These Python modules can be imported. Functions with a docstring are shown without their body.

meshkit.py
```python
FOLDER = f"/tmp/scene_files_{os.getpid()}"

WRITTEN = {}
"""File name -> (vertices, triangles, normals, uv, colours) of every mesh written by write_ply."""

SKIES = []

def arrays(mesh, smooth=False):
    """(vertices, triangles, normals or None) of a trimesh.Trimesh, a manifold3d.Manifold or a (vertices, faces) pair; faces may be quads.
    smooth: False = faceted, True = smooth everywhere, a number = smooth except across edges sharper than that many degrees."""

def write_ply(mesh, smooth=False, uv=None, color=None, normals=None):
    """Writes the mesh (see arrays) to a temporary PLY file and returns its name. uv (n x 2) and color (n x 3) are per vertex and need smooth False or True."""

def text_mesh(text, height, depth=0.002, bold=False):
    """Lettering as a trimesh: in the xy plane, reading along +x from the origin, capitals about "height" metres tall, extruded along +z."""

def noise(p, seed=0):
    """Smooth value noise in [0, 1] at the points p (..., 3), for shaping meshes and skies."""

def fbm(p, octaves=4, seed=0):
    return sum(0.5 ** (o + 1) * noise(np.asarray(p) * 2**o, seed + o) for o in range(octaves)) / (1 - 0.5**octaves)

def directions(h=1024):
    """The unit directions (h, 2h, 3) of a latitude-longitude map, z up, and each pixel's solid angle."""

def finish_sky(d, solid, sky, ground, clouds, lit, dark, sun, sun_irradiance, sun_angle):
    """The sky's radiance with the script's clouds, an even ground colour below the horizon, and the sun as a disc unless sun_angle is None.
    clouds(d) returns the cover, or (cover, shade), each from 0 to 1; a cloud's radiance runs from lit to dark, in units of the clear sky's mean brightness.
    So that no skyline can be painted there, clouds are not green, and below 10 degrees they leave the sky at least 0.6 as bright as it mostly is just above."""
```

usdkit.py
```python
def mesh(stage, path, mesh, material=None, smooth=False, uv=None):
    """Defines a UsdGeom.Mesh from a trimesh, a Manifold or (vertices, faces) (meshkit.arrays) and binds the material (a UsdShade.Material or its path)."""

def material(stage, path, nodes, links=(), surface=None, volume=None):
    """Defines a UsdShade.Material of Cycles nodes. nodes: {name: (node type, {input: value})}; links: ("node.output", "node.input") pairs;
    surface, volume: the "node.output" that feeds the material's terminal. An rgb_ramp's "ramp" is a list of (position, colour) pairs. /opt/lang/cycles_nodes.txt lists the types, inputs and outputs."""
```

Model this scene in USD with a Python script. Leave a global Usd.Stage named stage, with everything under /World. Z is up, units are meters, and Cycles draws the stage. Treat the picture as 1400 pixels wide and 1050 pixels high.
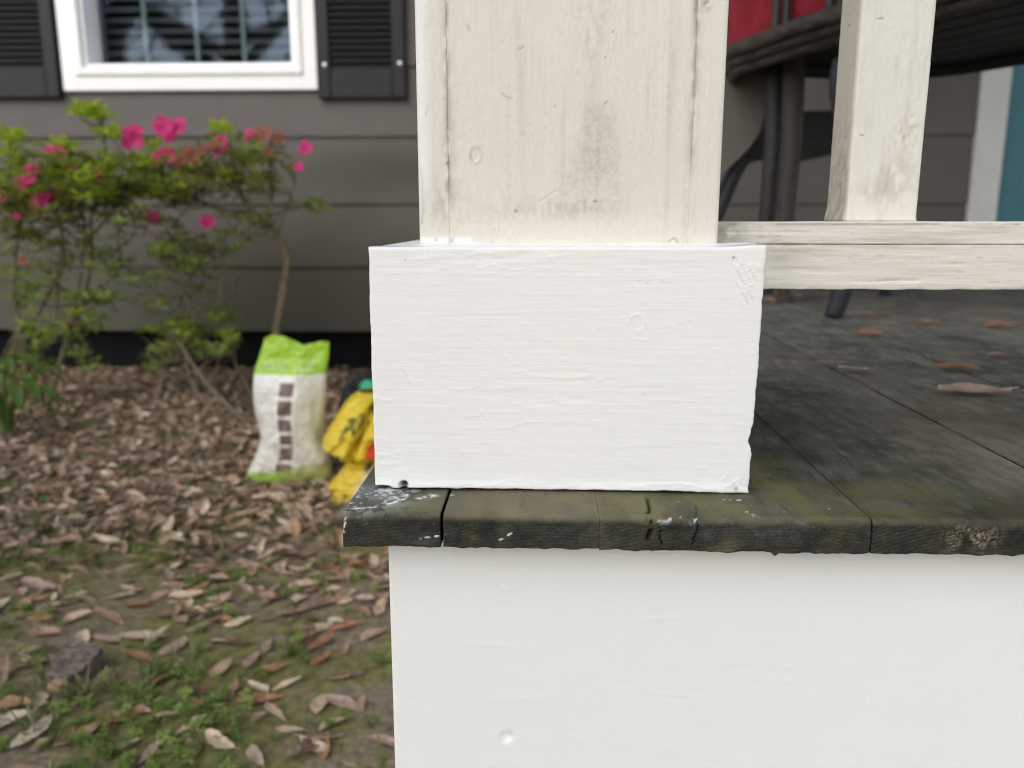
import math, random
import numpy as np
import trimesh, usdkit, meshkit
from pxr import Usd, UsdGeom, UsdLux, UsdShade, Sdf, Gf, Vt

stage = Usd.Stage.CreateInMemory()
UsdGeom.SetStageUpAxis(stage, UsdGeom.Tokens.z)
UsdGeom.SetStageMetersPerUnit(stage, 1.0)
UsdGeom.Xform.Define(stage, '/World')
T = Sdf.ValueTypeNames

# ------------------------------------------------------------------ camera
F, CX, CY = 1120.0, 700.0, 525.0                 # focal length and centre in photograph pixels (1400 x 1050)
PITCH, YAW = math.atan(224 / F), math.atan(40 / F)
EYE = np.array([0.0, 0.0, 0.705])
FW = np.array([-math.sin(YAW) * math.cos(PITCH), math.cos(YAW) * math.cos(PITCH), -math.sin(PITCH)])
RT = np.array([math.cos(YAW), math.sin(YAW), 0.0])
UP = np.cross(RT, FW)
cam = UsdGeom.Camera.Define(stage, '/World/camera')
m = Gf.Matrix4d(1.0)
for i, a in enumerate((RT, UP, -FW, EYE)):
    m.SetRow(i, Gf.Vec4d(*map(float, a), 1.0 if i == 3 else 0.0))
cam.AddTransformOp().Set(m)
cam.CreateHorizontalApertureAttr(8.575)
cam.CreateVerticalApertureAttr(8.575 * 0.75)
cam.CreateFocalLengthAttr(8.575 * F / 1400)
cam.CreateFStopAttr(1.9)
cam.CreateFocusDistanceAttr(0.462)
cam.CreateClippingRangeAttr(Gf.Vec2f(0.02, 1000))
cam.CreateExposureAttr(0.74)

# ------------------------------------------------------------------ sky and sun (hazy, light from behind the camera, upper left)
SUN_EL, SUN_AZ = math.radians(36), math.radians(208)      # azimuth = atan2(x, y) of the direction towards the sun
dome = UsdLux.DomeLight.Define(stage, '/World/sky')
sky_mat = usdkit.material(stage, '/World/Looks/sky', {
    'sky': ('sky_texture', {'sky_type': 'single_scattering', 'sun_disc': False, 'sun_elevation': SUN_EL, 'sun_rotation': SUN_AZ, 'aerosol_density': 1.6}),
    'hz': ('hsv', {'saturation': 0.72}),
    'bg': ('background_shader', {'strength': 0.12}),
}, [('sky.color', 'hz.color'), ('hz.color', 'bg.color')], surface='bg.background')
UsdShade.MaterialBindingAPI.Apply(dome.GetPrim()).Bind(sky_mat)
dome.GetPrim().SetCustomDataByKey('kind', 'structure')
sun = UsdLux.DistantLight.Define(stage, '/World/sun')
sun.CreateNormalizeAttr(True)
sun.CreateIntensityAttr(0.38)
sun.CreateAngleAttr(60.0)
sun.CreateColorAttr(Gf.Vec3f(1.0, 0.97, 0.93))
sd = Gf.Vec3d(math.cos(SUN_EL) * math.sin(SUN_AZ), math.cos(SUN_EL) * math.cos(SUN_AZ), math.sin(SUN_EL))
sun.AddTransformOp().Set(Gf.Matrix4d().SetRotate(Gf.Rotation(Gf.Vec3d(0, 0, 1), sd)))


# ------------------------------------------------------------------ helpers
def at(px, py, axis, val):
    """The world point seen at a pixel of the photograph on the plane where coordinate axis equals val."""
    d = FW + RT * (px - CX) / F - UP * (py - CY) / F
    return EYE + d * (val - EYE[axis]) / d[axis]


counts = {}


def numbered(name, parent='/World'):
    k = counts.get((parent, name), 0)
    counts[(parent, name)] = k + 1
    return f'{parent}/{name}' if k == 0 else f'{parent}/{name}_{k:03d}'


def pathof(p):
    return '/World' if p is None else str(p.GetPath())


def tag(p, label=None, cat=None, group=None, kind=None):
    for k, v in (('label', label), ('category', cat), ('group', group), ('kind', kind)):
        if v:
            p.SetCustomDataByKey(k, v)
    return p


def xf(name, loc=(0, 0, 0), rz=0.0, parent=None, **kw):
    x = UsdGeom.Xform.Define(stage, numbered(name, pathof(parent)))
    x.AddTranslateOp().Set(Gf.Vec3d(*map(float, loc)))
    if rz:
        x.AddRotateZOp().Set(math.degrees(rz))
    return tag(x.GetPrim(), **kw)


def obj(name, mesh, mat, parent=None, smooth=False, mask=None, col=None, **kw):
    p = usdkit.mesh(stage, numbered(name, pathof(parent)), mesh, f'/World/Looks/{mat}', smooth)
    p.CreateDoubleSidedAttr(True)
    api = UsdGeom.PrimvarsAPI(p)
    for nm, a in (('mask', mask), ('tint', col)):
        if a is not None:
            api.CreatePrimvar(nm, T.Color3fArray, 'vertex').Set(Vt.Vec3fArray.FromNumpy(np.ascontiguousarray(a, dtype=np.float32)))
    return tag(p.GetPrim(), **kw)


def cat(ms):
    """Joins (vertices, faces) pairs or trimeshes."""
    V, Fc, n = [], [], 0
    for a in ms:
        v, f = (a.vertices, a.faces) if hasattr(a, 'vertices') else a
        v, f = np.asarray(v, float), np.asarray(f, int)
        if f.shape[1] == 4:
            f = np.vstack([f[:, [0, 1, 2]], f[:, [0, 2, 3]]])
        V.append(v)
        Fc.append(f + n)
        n += len(v)
    return np.vstack(V), np.vstack(Fc)


def box(x0, x1, y0, y1, z0, z1, c=0.0):
    """A box with chamfered edges."""
    if c <= 0:
        b = trimesh.creation.box([x1 - x0, y1 - y0, z1 - z0])
        b.apply_translation([(x0 + x1) / 2, (y0 + y1) / 2, (z0 + z1) / 2])
        return b
    p = []
    for x in (0, 1):
        for y in (0, 1):
            for z in (0, 1):
                for k in range(3):
                    q = [(x0, x1)[x], (y0, y1)[y], (z0, z1)[z]]
                    s = [(c, -c)[x], (c, -c)[y], (c, -c)[z]]
                    for a in range(3):
                        if a != k:
                            q[a] += s[a]
                    p.append(q)
    return trimesh.convex.convex_hull(np.array(p))


def tube(pts, rad, sides=7, caps=True):
    p = np.asarray(pts, float)
    rad = np.broadcast_to(np.asarray(rad, float), (len(p),))
    t = np.gradient(p, axis=0)
    t /= np.linalg.norm(t, axis=1, keepdims=True) + 1e-12
    ref = np.array([0.31, 0.2, 0.93]) if abs(t[0][2]) < 0.8 else np.array([0.9, 0.4, 0.1])
    a = np.cross(t, ref)
    a /= np.linalg.norm(a, axis=1, keepdims=True)
    b = np.cross(t, a)
    an = np.arange(sides) * 2 * np.pi / sides
    v = p[:, None] + rad[:, None, None] * (np.cos(an)[None, :, None] * a[:, None] + np.sin(an)[None, :, None] * b[:, None])
    f = []
    for i in range(len(p) - 1):
        for j in range(sides):
            k = (j + 1) % sides
            f.append([i * sides + j, i * sides + k, (i + 1) * sides + k])
            f.append([i * sides + j, (i + 1) * sides + k, (i + 1) * sides + j])
    v = v.reshape(-1, 3)
    if caps:
        n = len(v)
        v = np.vstack([v, p[:1], p[-1:]])
        o = (len(p) - 1) * sides
        for j in range(sides):
            k = (j + 1) % sides
            f.append([n, k, j])
            f.append([n + 1, o + j, o + k])
    return v, np.array(f)


def spline(pts, n=16):
    """Catmull-Rom through the points."""
    P = np.asarray(pts, float)
    P = np.vstack([2 * P[0] - P[1], P, 2 * P[-1] - P[-2]])
    out = []
    seg = len(P) - 3
    for k in range(seg):
        p0, p1, p2, p3 = P[k:k + 4]
        for t in np.linspace(0, 1, max(2, n // seg), endpoint=False):
            out.append(0.5 * ((2 * p1) + (-p0 + p2) * t + (2 * p0 - 5 * p1 + 4 * p2 - p3) * t * t + (-p0 + 3 * p1 - 3 * p2 + p3) * t ** 3))
    out.append(P[-2])
    return np.array(out)


def gridfaces(nu, nv):
    i, j = np.meshgrid(np.arange(nu - 1), np.arange(nv - 1), indexing='ij')
    a, b, c, d = i * nv + j, (i + 1) * nv + j, (i + 1) * nv + j + 1, i * nv + j + 1
    q = np.stack([a, b, c, d], -1).reshape(-1, 4)
    return np.vstack([q[:, [0, 1, 2]], q[:, [0, 2, 3]]])


def ring_of(nu, nv):
    """Indices of the border of a grid, going round."""
    return np.concatenate([np.arange(nu) * nv, (nu - 1) * nv + np.arange(1, nv), np.arange(nu - 2, -1, -1) * nv + nv - 1, np.arange(nv - 2, 0, -1)])


def axis(a, b, step, r=0.0):
    """Sample positions from a to b, closer together within r of both ends."""
    x = np.linspace(a, b, max(2, int(round((b - a) / step)) + 1))
    if r > 0:
        e = np.array([0, .03, .1, .2, .35, .55, .8]) * r
        x = np.unique(np.concatenate([x[(x > a + r) & (x < b - r)], a + e, b - e]))
    return x


def panel(xs, zs, y0, depth, r=0.0, disp=None, xoff=None, zoff=None, fix=None):
    """A closed board whose dense front faces -y: disp(X, Z) raises it towards the front, the rim is rounded with radius r. Returns vertices, faces and the X, Z of every vertex."""
    X, Z = np.meshgrid(xs, zs, indexing='ij')
    d = np.zeros_like(X) if disp is None else disp(X, Z)
    Y = y0 - d
    rs = (r, r, r) if np.ndim(r) == 0 else r
    if max(rs) > 0:
        for dist, r in ((X - xs[0], rs[0]), (xs[-1] - X, rs[1]), (np.minimum(Z - zs[0], zs[-1] - Z), rs[2])):
            k = np.clip(r - dist, 0, r)
            Y = Y + r - np.sqrt(np.maximum(r * r - k * k, 0))
    x2 = X if xoff is None else X + xoff(X, Z)
    z2 = Z if zoff is None else Z + zoff(X, Z)
    v = np.stack([x2, Y, z2], -1).reshape(-1, 3)
    f = gridfaces(len(xs), len(zs))
    ring = ring_of(len(xs), len(zs))
    back = v[ring].copy()
    back[:, 1] = y0 + depth
    n0, k = len(v), len(ring)
    a = np.arange(k)
    b = (a + 1) % k
    side = np.vstack([np.stack([ring[b], ring[a], n0 + a], 1), np.stack([ring[b], n0 + a, n0 + b], 1)])
    cen = back.mean(0, keepdims=True)
    cap = np.stack([np.full(k, n0 + k), n0 + b, n0 + a], 1)
    V = np.vstack([v, back, cen])
    XZ = np.stack([X, Z], -1).reshape(-1, 2)
    XZ = np.vstack([XZ, XZ[ring], XZ[:1]])
    return V, np.vstack([f, side, cap]), XZ[:, 0], XZ[:, 1]


def pdist(X, Z, pts):
    """Distance from the points (X, Z) to a polyline."""
    out = np.full(np.shape(X), 1e9)
    for (ax, az), (bx, bz) in zip(pts[:-1], pts[1:]):
        dx, dz = bx - ax, bz - az
        t = np.clip(((X - ax) * dx + (Z - az) * dz) / (dx * dx + dz * dz + 1e-18), 0, 1)
        out = np.minimum(out, np.hypot(X - ax - t * dx, Z - az - t * dz))
    return out


def gz(X, Z, c, sx, sz):
    return np.exp(-((X - c[0]) / sx) ** 2 - ((Z - c[1]) / sz) ** 2)


def N2(a, b, seed=0):
    return meshkit.noise(np.stack([a, b, np.full(np.shape(a), 3.7)], -1), seed)


def FB(a, b, o=4, seed=0):
    return meshkit.fbm(np.stack([a, b, np.full(np.shape(a), 1.3)], -1), o, seed)


def smooth(x, a, b):
    t = np.clip((x - a) / (b - a), 0, 1)
    return t * t * (3 - 2 * t)


def inside(X, Z, poly):
    from shapely import contains_xy, Polygon
    return contains_xy(Polygon(poly), np.ravel(X), np.ravel(Z)).reshape(np.shape(X))


# ------------------------------------------------------------------ materials
def mat(name, nodes, links, surface='p.BSDF'):
    return usdkit.material(stage, f'/World/Looks/{name}', nodes, links, surface=surface)


def plain(name, c1, c2, scale=(20, 20, 20), rough=0.6, detail=4, bump=0.0, bscale=None, lo=0.35, hi=0.65, obj_space=False, spec=0.5, extra=None):
    """Two tones mixed by noise, with a fine relief of depth bump (metres)."""
    n = {'g': ('texture_coordinate', {}) if obj_space else ('geometry', {}),
         'mp': ('mapping', {'scale': scale}), 'n': ('noise_texture', {'scale': 1.0, 'detail': detail, 'roughness': 0.6}),
         'r': ('rgb_ramp', {'ramp': [(lo, c1), (hi, c2)]}), 'p': ('principled_bsdf', {'roughness': rough, 'specular_ior_level': spec, **(extra or {})})}
    l = [('g.object' if obj_space else 'g.position', 'mp.vector'), ('mp.vector', 'n.vector'), ('n.fac', 'r.fac'), ('r.color', 'p.base_color')]
    if bump:
        n |= {'mb': ('mapping', {'scale': bscale or scale}), 'nb': ('noise_texture', {'scale': 1.0, 'detail': 3.0, 'roughness': 0.6}), 'b': ('bump', {'distance': bump, 'strength': 1.0})}
        l += [('g.object' if obj_space else 'g.position', 'mb.vector'), ('mb.vector', 'nb.vector'), ('nb.fac', 'b.height'), ('b.normal', 'p.normal')]
    return mat(name, n, l)


def paint(name, base, base2, stroke, bump, dirt=(0.30, 0.22, 0.14), dark=(0.02, 0.02, 0.018), rough=0.42, speck=0.0, fine=0.0):
    """Brushed paint: stroke is the noise scale per axis; primvar mask = (dirt, bare dark, fresh white and painted sky light)."""
    n = {'g': ('geometry', {}), 'mp': ('mapping', {'scale': stroke}), 'n': ('noise_texture', {'scale': 1.0, 'detail': 3.0, 'roughness': 0.55}),
         'm2': ('mapping', {'scale': (14, 14, 14)}), 'n2': ('noise_texture', {'scale': 1.0, 'detail': 5.0, 'roughness': 0.6}),
         'r': ('rgb_ramp', {'ramp': [(0.3, base), (0.7, base2)]}),
         'a': ('attribute', {'attribute': 'mask'}), 's': ('separate_color', {}),
         'x1': ('mix', {'color2': dirt}), 'x2': ('mix', {'color2': dark}), 'x3': ('mix', {'color2': (0.84, 0.86, 0.88)}),
         'b': ('bump', {'distance': bump, 'strength': 1.0}),
         'm3': ('mapping', {'scale': (700, 700, 700)}), 'n3': ('noise_texture', {'scale': 1.0, 'detail': 2.0}),
         'b2': ('bump', {'distance': fine, 'strength': 1.0}),
         'p': ('principled_bsdf', {'roughness': rough})}
    l = [('g.position', 'mp.vector'), ('mp.vector', 'n.vector'), ('g.position', 'm2.vector'), ('m2.vector', 'n2.vector'), ('n2.fac', 'r.fac'),
         ('a.color', 's.color'), ('r.color', 'x1.color1'), ('s.r', 'x1.fac'), ('x1.color', 'x2.color1'), ('s.g', 'x2.fac'),
         ('x2.color', 'x3.color1'), ('s.b', 'x3.fac'), ('x3.color', 'p.base_color'), ('n.fac', 'b.height'),
         ('g.position', 'm3.vector'), ('m3.vector', 'n3.vector'), ('n3.fac', 'b2.height'), ('b.normal', 'b2.normal'), ('b2.normal', 'p.normal')]
    return mat(name, n, l)


paint('plinth_paint', (0.82, 0.80, 0.765), (0.80, 0.785, 0.76), (24, 24, 700), 0.00013, fine=0.00004, dark=(0.03, 0.03, 0.025))
paint('skirt_paint', (0.80, 0.79, 0.765), (0.785, 0.78, 0.76), (16, 16, 420), 0.00010, fine=0.00008, rough=0.4)
paint('post_paint', (0.735, 0.70, 0.61), (0.70, 0.665, 0.575), (520, 520, 30), 0.00020, dirt=(0.30, 0.225, 0.14), fine=0.00012, rough=0.5)
paint('rail_paint', (0.725, 0.69, 0.605), (0.69, 0.655, 0.57), (30, 30, 500), 0.0004, dirt=(0.22, 0.18, 0.11), dark=(0.10, 0.075, 0.05), fine=0.00012, rough=0.55)
paint('baluster_paint', (0.74, 0.715, 0.635), (0.705, 0.68, 0.60), (480, 480, 60), 0.00022, dirt=(0.30, 0.24, 0.16), dark=(0.10, 0.08, 0.05), fine=0.00018, rough=0.5)

# deck boards: mask = (moss, white paint, dry worn)
mat('deck_wood', {
    'g': ('geometry', {}), 'mp': ('mapping', {'scale': (110, 26, 190)}), 'n': ('noise_texture', {'scale': 1.0, 'detail': 7.0, 'roughness': 0.72, 'distortion': 0.4}),
    'm2': ('mapping', {'scale': (16, 22, 30)}), 'n2': ('noise_texture', {'scale': 1.0, 'detail': 7.0, 'roughness': 0.7}),
    'r': ('rgb_ramp', {'ramp': [(0.30, (0.018, 0.018, 0.017)), (0.46, (0.062, 0.060, 0.053)), (0.60, (0.105, 0.102, 0.088)), (0.72, (0.15, 0.145, 0.125))]}),
    'r2': ('rgb_ramp', {'ramp': [(0.32, (0.30, 0.30, 0.30)), (0.50, (0.95, 0.95, 0.95)), (0.70, (1.25, 1.25, 1.2))]}),
    'mu': ('mix', {'mix_type': 'multiply', 'fac': 1.0}),
    'a': ('attribute', {'attribute': 'mask'}), 's': ('separate_color', {}), 'a2': ('attribute', {'attribute': 'tint'}), 'mf': ('mix', {'mix_type': 'multiply', 'fac': 1.0}),
    'm4': ('mapping', {'scale': (1300, 1000, 1300)}), 'n4': ('noise_texture', {'scale': 1.0, 'detail': 2.0}),
    'r4': ('rgb_ramp', {'ramp': [(0.62, (0, 0, 0)), (0.72, (1, 1, 1))]}), 'f4': ('math', {'math_type': 'multiply', 'value2': 0.30}),
    'x1': ('mix', {'color2': (0.125, 0.122, 0.050)}), 'x2': ('mix', {'color2': (0.72, 0.76, 0.78)}), 'x3': ('mix', {'color2': (0.34, 0.28, 0.19)}), 'x4': ('mix', {'color2': (0.28, 0.26, 0.20)}),
    'b': ('bump', {'distance': 0.0009, 'strength': 1.0}), 'b2': ('bump', {'distance': 0.0002, 'strength': 1.0}),
    'ro': ('math', {'math_type': 'multiply_add', 'value2': -0.35, 'value3': 0.78}),
    'p': ('principled_bsdf', {'roughness': 0.6, 'specular_ior_level': 0.35})},
    [('g.position', 'mp.vector'), ('mp.vector', 'n.vector'), ('g.position', 'm2.vector'), ('m2.vector', 'n2.vector'), ('n.fac', 'r.fac'), ('n2.fac', 'r2.fac'),
     ('r.color', 'mu.color1'), ('r2.color', 'mu.color2'), ('a.color', 's.color'), ('mu.color', 'mf.color1'), ('a2.color', 'mf.color2'), ('mf.color', 'x1.color1'), ('s.r', 'x1.fac'), ('x1.color', 'x4.color1'),
     ('g.position', 'm4.vector'), ('m4.vector', 'n4.vector'), ('n4.fac', 'r4.fac'), ('r4.color', 'f4.value1'), ('f4.value', 'x4.fac'),
     ('x4.color', 'x3.color1'), ('s.b', 'x3.fac'), ('x3.color', 'x2.color1'), ('s.g', 'x2.fac'), ('x2.color', 'p.base_color'),
     ('n.fac', 'b.height'), ('n4.fac', 'b2.height'), ('b.normal', 'b2.normal'), ('b2.normal', 'p.normal'), ('s.g', 'ro.value1'), ('ro.value', 'p.roughness')])

mat('soil', {
    'g': ('geometry', {}), 'm1': ('mapping', {'scale': (3.2, 3.2, 3.2)}), 'n1': ('noise_texture', {'scale': 1.0, 'detail': 6.0, 'roughness': 0.65}),
    'm2': ('mapping', {'scale': (60, 60, 60)}), 'n2': ('noise_texture', {'scale': 1.0, 'detail': 6.0, 'roughness': 0.7}),
    'r1': ('rgb_ramp', {'ramp': [(0.42, (0, 0, 0)), (0.54, (1, 1, 1))]}),
    'r2': ('rgb_ramp', {'ramp': [(0.3, (0.11, 0.082, 0.058)), (0.55, (0.25, 0.195, 0.145)), (0.75, (0.37, 0.295, 0.225))]}),
    'r3': ('rgb_ramp', {'ramp': [(0.3, (0.075, 0.08, 0.022)), (0.6, (0.19, 0.195, 0.05)), (0.75, (0.28, 0.28, 0.09))]}),
    'x': ('mix', {}), 'f': ('math', {'math_type': 'multiply', 'value2': 0.75}),
    'b': ('bump', {'distance': 0.006, 'strength': 1.0}), 'p': ('principled_bsdf', {'roughness': 0.95, 'specular_ior_level': 0.15})},
    [('g.position', 'm1.vector'), ('m1.vector', 'n1.vector'), ('g.position', 'm2.vector'), ('m2.vector', 'n2.vector'), ('n1.fac', 'r1.fac'), ('n2.fac', 'r2.fac'), ('n2.fac', 'r3.fac'),
     ('r2.color', 'x.color1'), ('r3.color', 'x.color2'), ('r1.color', 'f.value1'), ('f.value', 'x.fac'), ('x.color', 'p.base_color'), ('n2.fac', 'b.height'), ('b.normal', 'p.normal')])


def leafmat(name, ramp, source='island', transl=0.25, rough=0.5):
    """Leaves: the tone is taken at random for each leaf (island of the mesh, or instance)."""
    n = {'g': ('geometry', {}), 'o': ('object_info', {}), 'r': ('rgb_ramp', {'ramp': ramp}), 'p': ('principled_bsdf', {'roughness': rough, 'specular_ior_level': 0.35}),
         't': ('translucent_bsdf', {}), 'mx': ('mix_closure', {'fac': transl}),
         'mp': ('mapping', {'scale': (70, 70, 70)}), 'n': ('noise_texture', {'scale': 1.0, 'detail': 4.0}), 'nr': ('rgb_ramp', {'ramp': [(0.3, (0.6, 0.6, 0.6)), (0.7, (1.15, 1.15, 1.15))]}),
         'mu': ('mix', {'mix_type': 'multiply', 'fac': 1.0})}
    l = [('g.random_per_island' if source == 'island' else 'o.random', 'r.fac'), ('g.position', 'mp.vector'), ('mp.vector', 'n.vector'), ('n.fac', 'nr.fac'), ('r.color', 'mu.color1'), ('nr.color', 'mu.color2'),
         ('mu.color', 'p.base_color'), ('mu.color', 't.color'), ('p.BSDF', 'mx.closure1'), ('t.BSDF', 'mx.closure2')]
    return mat(name, n, l, 'mx.closure')


TONES = {'tan': [(0.47, 0.345, 0.24), (0.60, 0.465, 0.34)], 'brown': [(0.32, 0.205, 0.14), (0.43, 0.295, 0.205)], 'rust': [(0.33, 0.165, 0.085), (0.42, 0.235, 0.13)], 'pinkish': [(0.36, 0.25, 0.20), (0.45, 0.325, 0.265)], 'pale': [(0.54, 0.43, 0.31), (0.64, 0.53, 0.40)], 'dark': [(0.16, 0.10, 0.07), (0.23, 0.15, 0.11)]}
for tone, (ca, cb) in TONES.items():
    leafmat(f'{tone}_dry_leaf', [(0.0, ca), (1.0, cb)], 'object', 0.1, 0.6)
leafmat('litter_leaf', [(0.0, (0.11, 0.072, 0.046)), (0.25, (0.26, 0.172, 0.112)), (0.5, (0.41, 0.29, 0.20)), (0.65, (0.36, 0.22, 0.13)), (0.82, (0.49, 0.37, 0.26)), (1.0, (0.68, 0.55, 0.42))], 'object', 0.08, 0.7)
leafmat('azalea_leaf', [(0.0, (0.19, 0.22, 0.035)), (0.35, (0.34, 0.39, 0.045)), (0.65, (0.47, 0.53, 0.06)), (0.85, (0.34, 0.37, 0.11)), (0.93, (0.38, 0.20, 0.11)), (1.0, (0.30, 0.15, 0.10))], 'island', 0.5, 0.45)
leafmat('azalea_bright_leaf', [(0.0, (0.32, 0.42, 0.03)), (1.0, (0.46, 0.55, 0.05))], 'island', 0.4, 0.45)
leafmat('azalea_low_leaf', [(0.0, (0.20, 0.26, 0.06)), (0.6, (0.38, 0.45, 0.12)), (1.0, (0.50, 0.55, 0.19))], 'island', 0.3, 0.5)
leafmat('petal', [(0.0, (0.70, 0.035, 0.22)), (0.5, (0.84, 0.07, 0.34)), (1.0, (0.80, 0.14, 0.42))], 'island', 0.35, 0.5)
leafmat('faded_petal', [(0.0, (0.28, 0.09, 0.06)), (1.0, (0.36, 0.16, 0.09))], 'island', 0.2, 0.6)
leafmat('weed_leaf', [(0.0, (0.11, 0.165, 0.035)), (0.5, (0.19, 0.27, 0.06)), (1.0, (0.29, 0.37, 0.11))], 'object', 0.3, 0.5)
leafmat('broad_leaf', [(0.0, (0.09, 0.16, 0.03)), (1.0, (0.20, 0.32, 0.06))], 'island', 0.3, 0.4)
leafmat('grass_blade', [(0.0, (0.07, 0.11, 0.025)), (0.6, (0.13, 0.19, 0.05)), (1.0, (0.28, 0.26, 0.13))], 'object', 0.25, 0.5)
leafmat('tree_leaf', [(0.0, (0.04, 0.07, 0.02)), (1.0, (0.09, 0.13, 0.035))], 'island', 0.25, 0.5)
plain('bark', (0.06, 0.045, 0.032), (0.14, 0.105, 0.075), (120, 120, 30), 0.85, bump=0.002)
plain('twig', (0.07, 0.055, 0.030), (0.15, 0.12, 0.065), (60, 60, 30), 0.8, bump=0.001)
plain('tree_bark', (0.05, 0.042, 0.034), (0.13, 0.11, 0.09), (10, 10, 3), 0.9, bump=0.02)
plain('wood_chunk', (0.06, 0.045, 0.038), (0.19, 0.15, 0.13), (60, 200, 60), 0.85, bump=0.002)
plain('wood_pale', (0.30, 0.19, 0.10), (0.42, 0.28, 0.16), (80, 80, 80), 0.8)
paint('siding', (0.097, 0.084, 0.074), (0.085, 0.074, 0.065), (6, 6, 60), 0.0006, dirt=(0.042, 0.040, 0.021), dark=(0.07, 0.055, 0.04), rough=0.6)  # this tone carries both algae stain and painted shade near the ground
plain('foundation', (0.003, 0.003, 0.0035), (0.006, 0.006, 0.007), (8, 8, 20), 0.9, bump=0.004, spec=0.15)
plain('vinyl_white', (0.88, 0.875, 0.86), (0.85, 0.845, 0.83), (9, 9, 9), 0.4)
plain('trim_white', (0.60, 0.585, 0.545), (0.55, 0.535, 0.50), (9, 9, 4), 0.5)
plain('muntin_grey', (0.42, 0.47, 0.45), (0.38, 0.43, 0.41), (9, 9, 9), 0.5)
plain('shutter_black', (0.006, 0.007, 0.0095), (0.009, 0.010, 0.0125), (14, 14, 60), 0.5, spec=0.35)
plain('blind_slat', (0.16, 0.155, 0.15), (0.19, 0.185, 0.18), (9, 9, 9), 0.6)
plain('room_dark', (0.05, 0.045, 0.04), (0.06, 0.055, 0.05), (3, 3, 3), 0.9)
plain('screw_metal', (0.5, 0.52, 0.55), (0.6, 0.62, 0.65), (90, 90, 90), 0.35, extra={'metallic': 1.0})
plain('door_teal', (0.040, 0.145, 0.175), (0.048, 0.16, 0.19), (5, 5, 5), 0.45)
plain('ceiling_paint', (0.50, 0.48, 0.44), (0.46, 0.44, 0.40), (5, 5, 5), 0.7)
plain('shingle', (0.05, 0.05, 0.05), (0.09, 0.085, 0.08), (30, 30, 30), 0.9)
plain('chair_wood', (0.085, 0.070, 0.056), (0.018, 0.014, 0.012), (40, 40, 260), 0.55, bump=0.0008, spec=0.35)
plain('chair_dark', (0.016, 0.015, 0.016), (0.028, 0.026, 0.026), (50, 50, 90), 0.5)
plain('chair_brown', (0.035, 0.026, 0.021), (0.06, 0.046, 0.037), (120, 120, 20), 0.55)
plain('red_cloth', (0.30, 0.008, 0.018), (0.20, 0.006, 0.013), (160, 160, 160), 0.85, bump=0.0006)
plain('taupe_cloth', (0.17, 0.15, 0.13), (0.15, 0.132, 0.115), (300, 300, 300), 0.9, bump=0.0005)
plain('black_plastic', (0.010, 0.010, 0.012), (0.016, 0.016, 0.018), (30, 30, 30), 0.55, spec=0.3)
plain('green_plastic', (0.03, 0.33, 0.17), (0.04, 0.38, 0.20), (30, 30, 30), 0.45)
plain('ink_green', (0.035, 0.07, 0.03), (0.05, 0.09, 0.035), (60, 60, 60), 0.5)
plain('ink_pale', (0.46, 0.62, 0.22), (0.54, 0.68, 0.30), (60, 60, 60), 0.5)
plain('caulk', (0.82, 0.83, 0.83), (0.78, 0.80, 0.81), (40, 40, 40), 0.4, bump=0.0008, bscale=(200, 200, 200))
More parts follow.
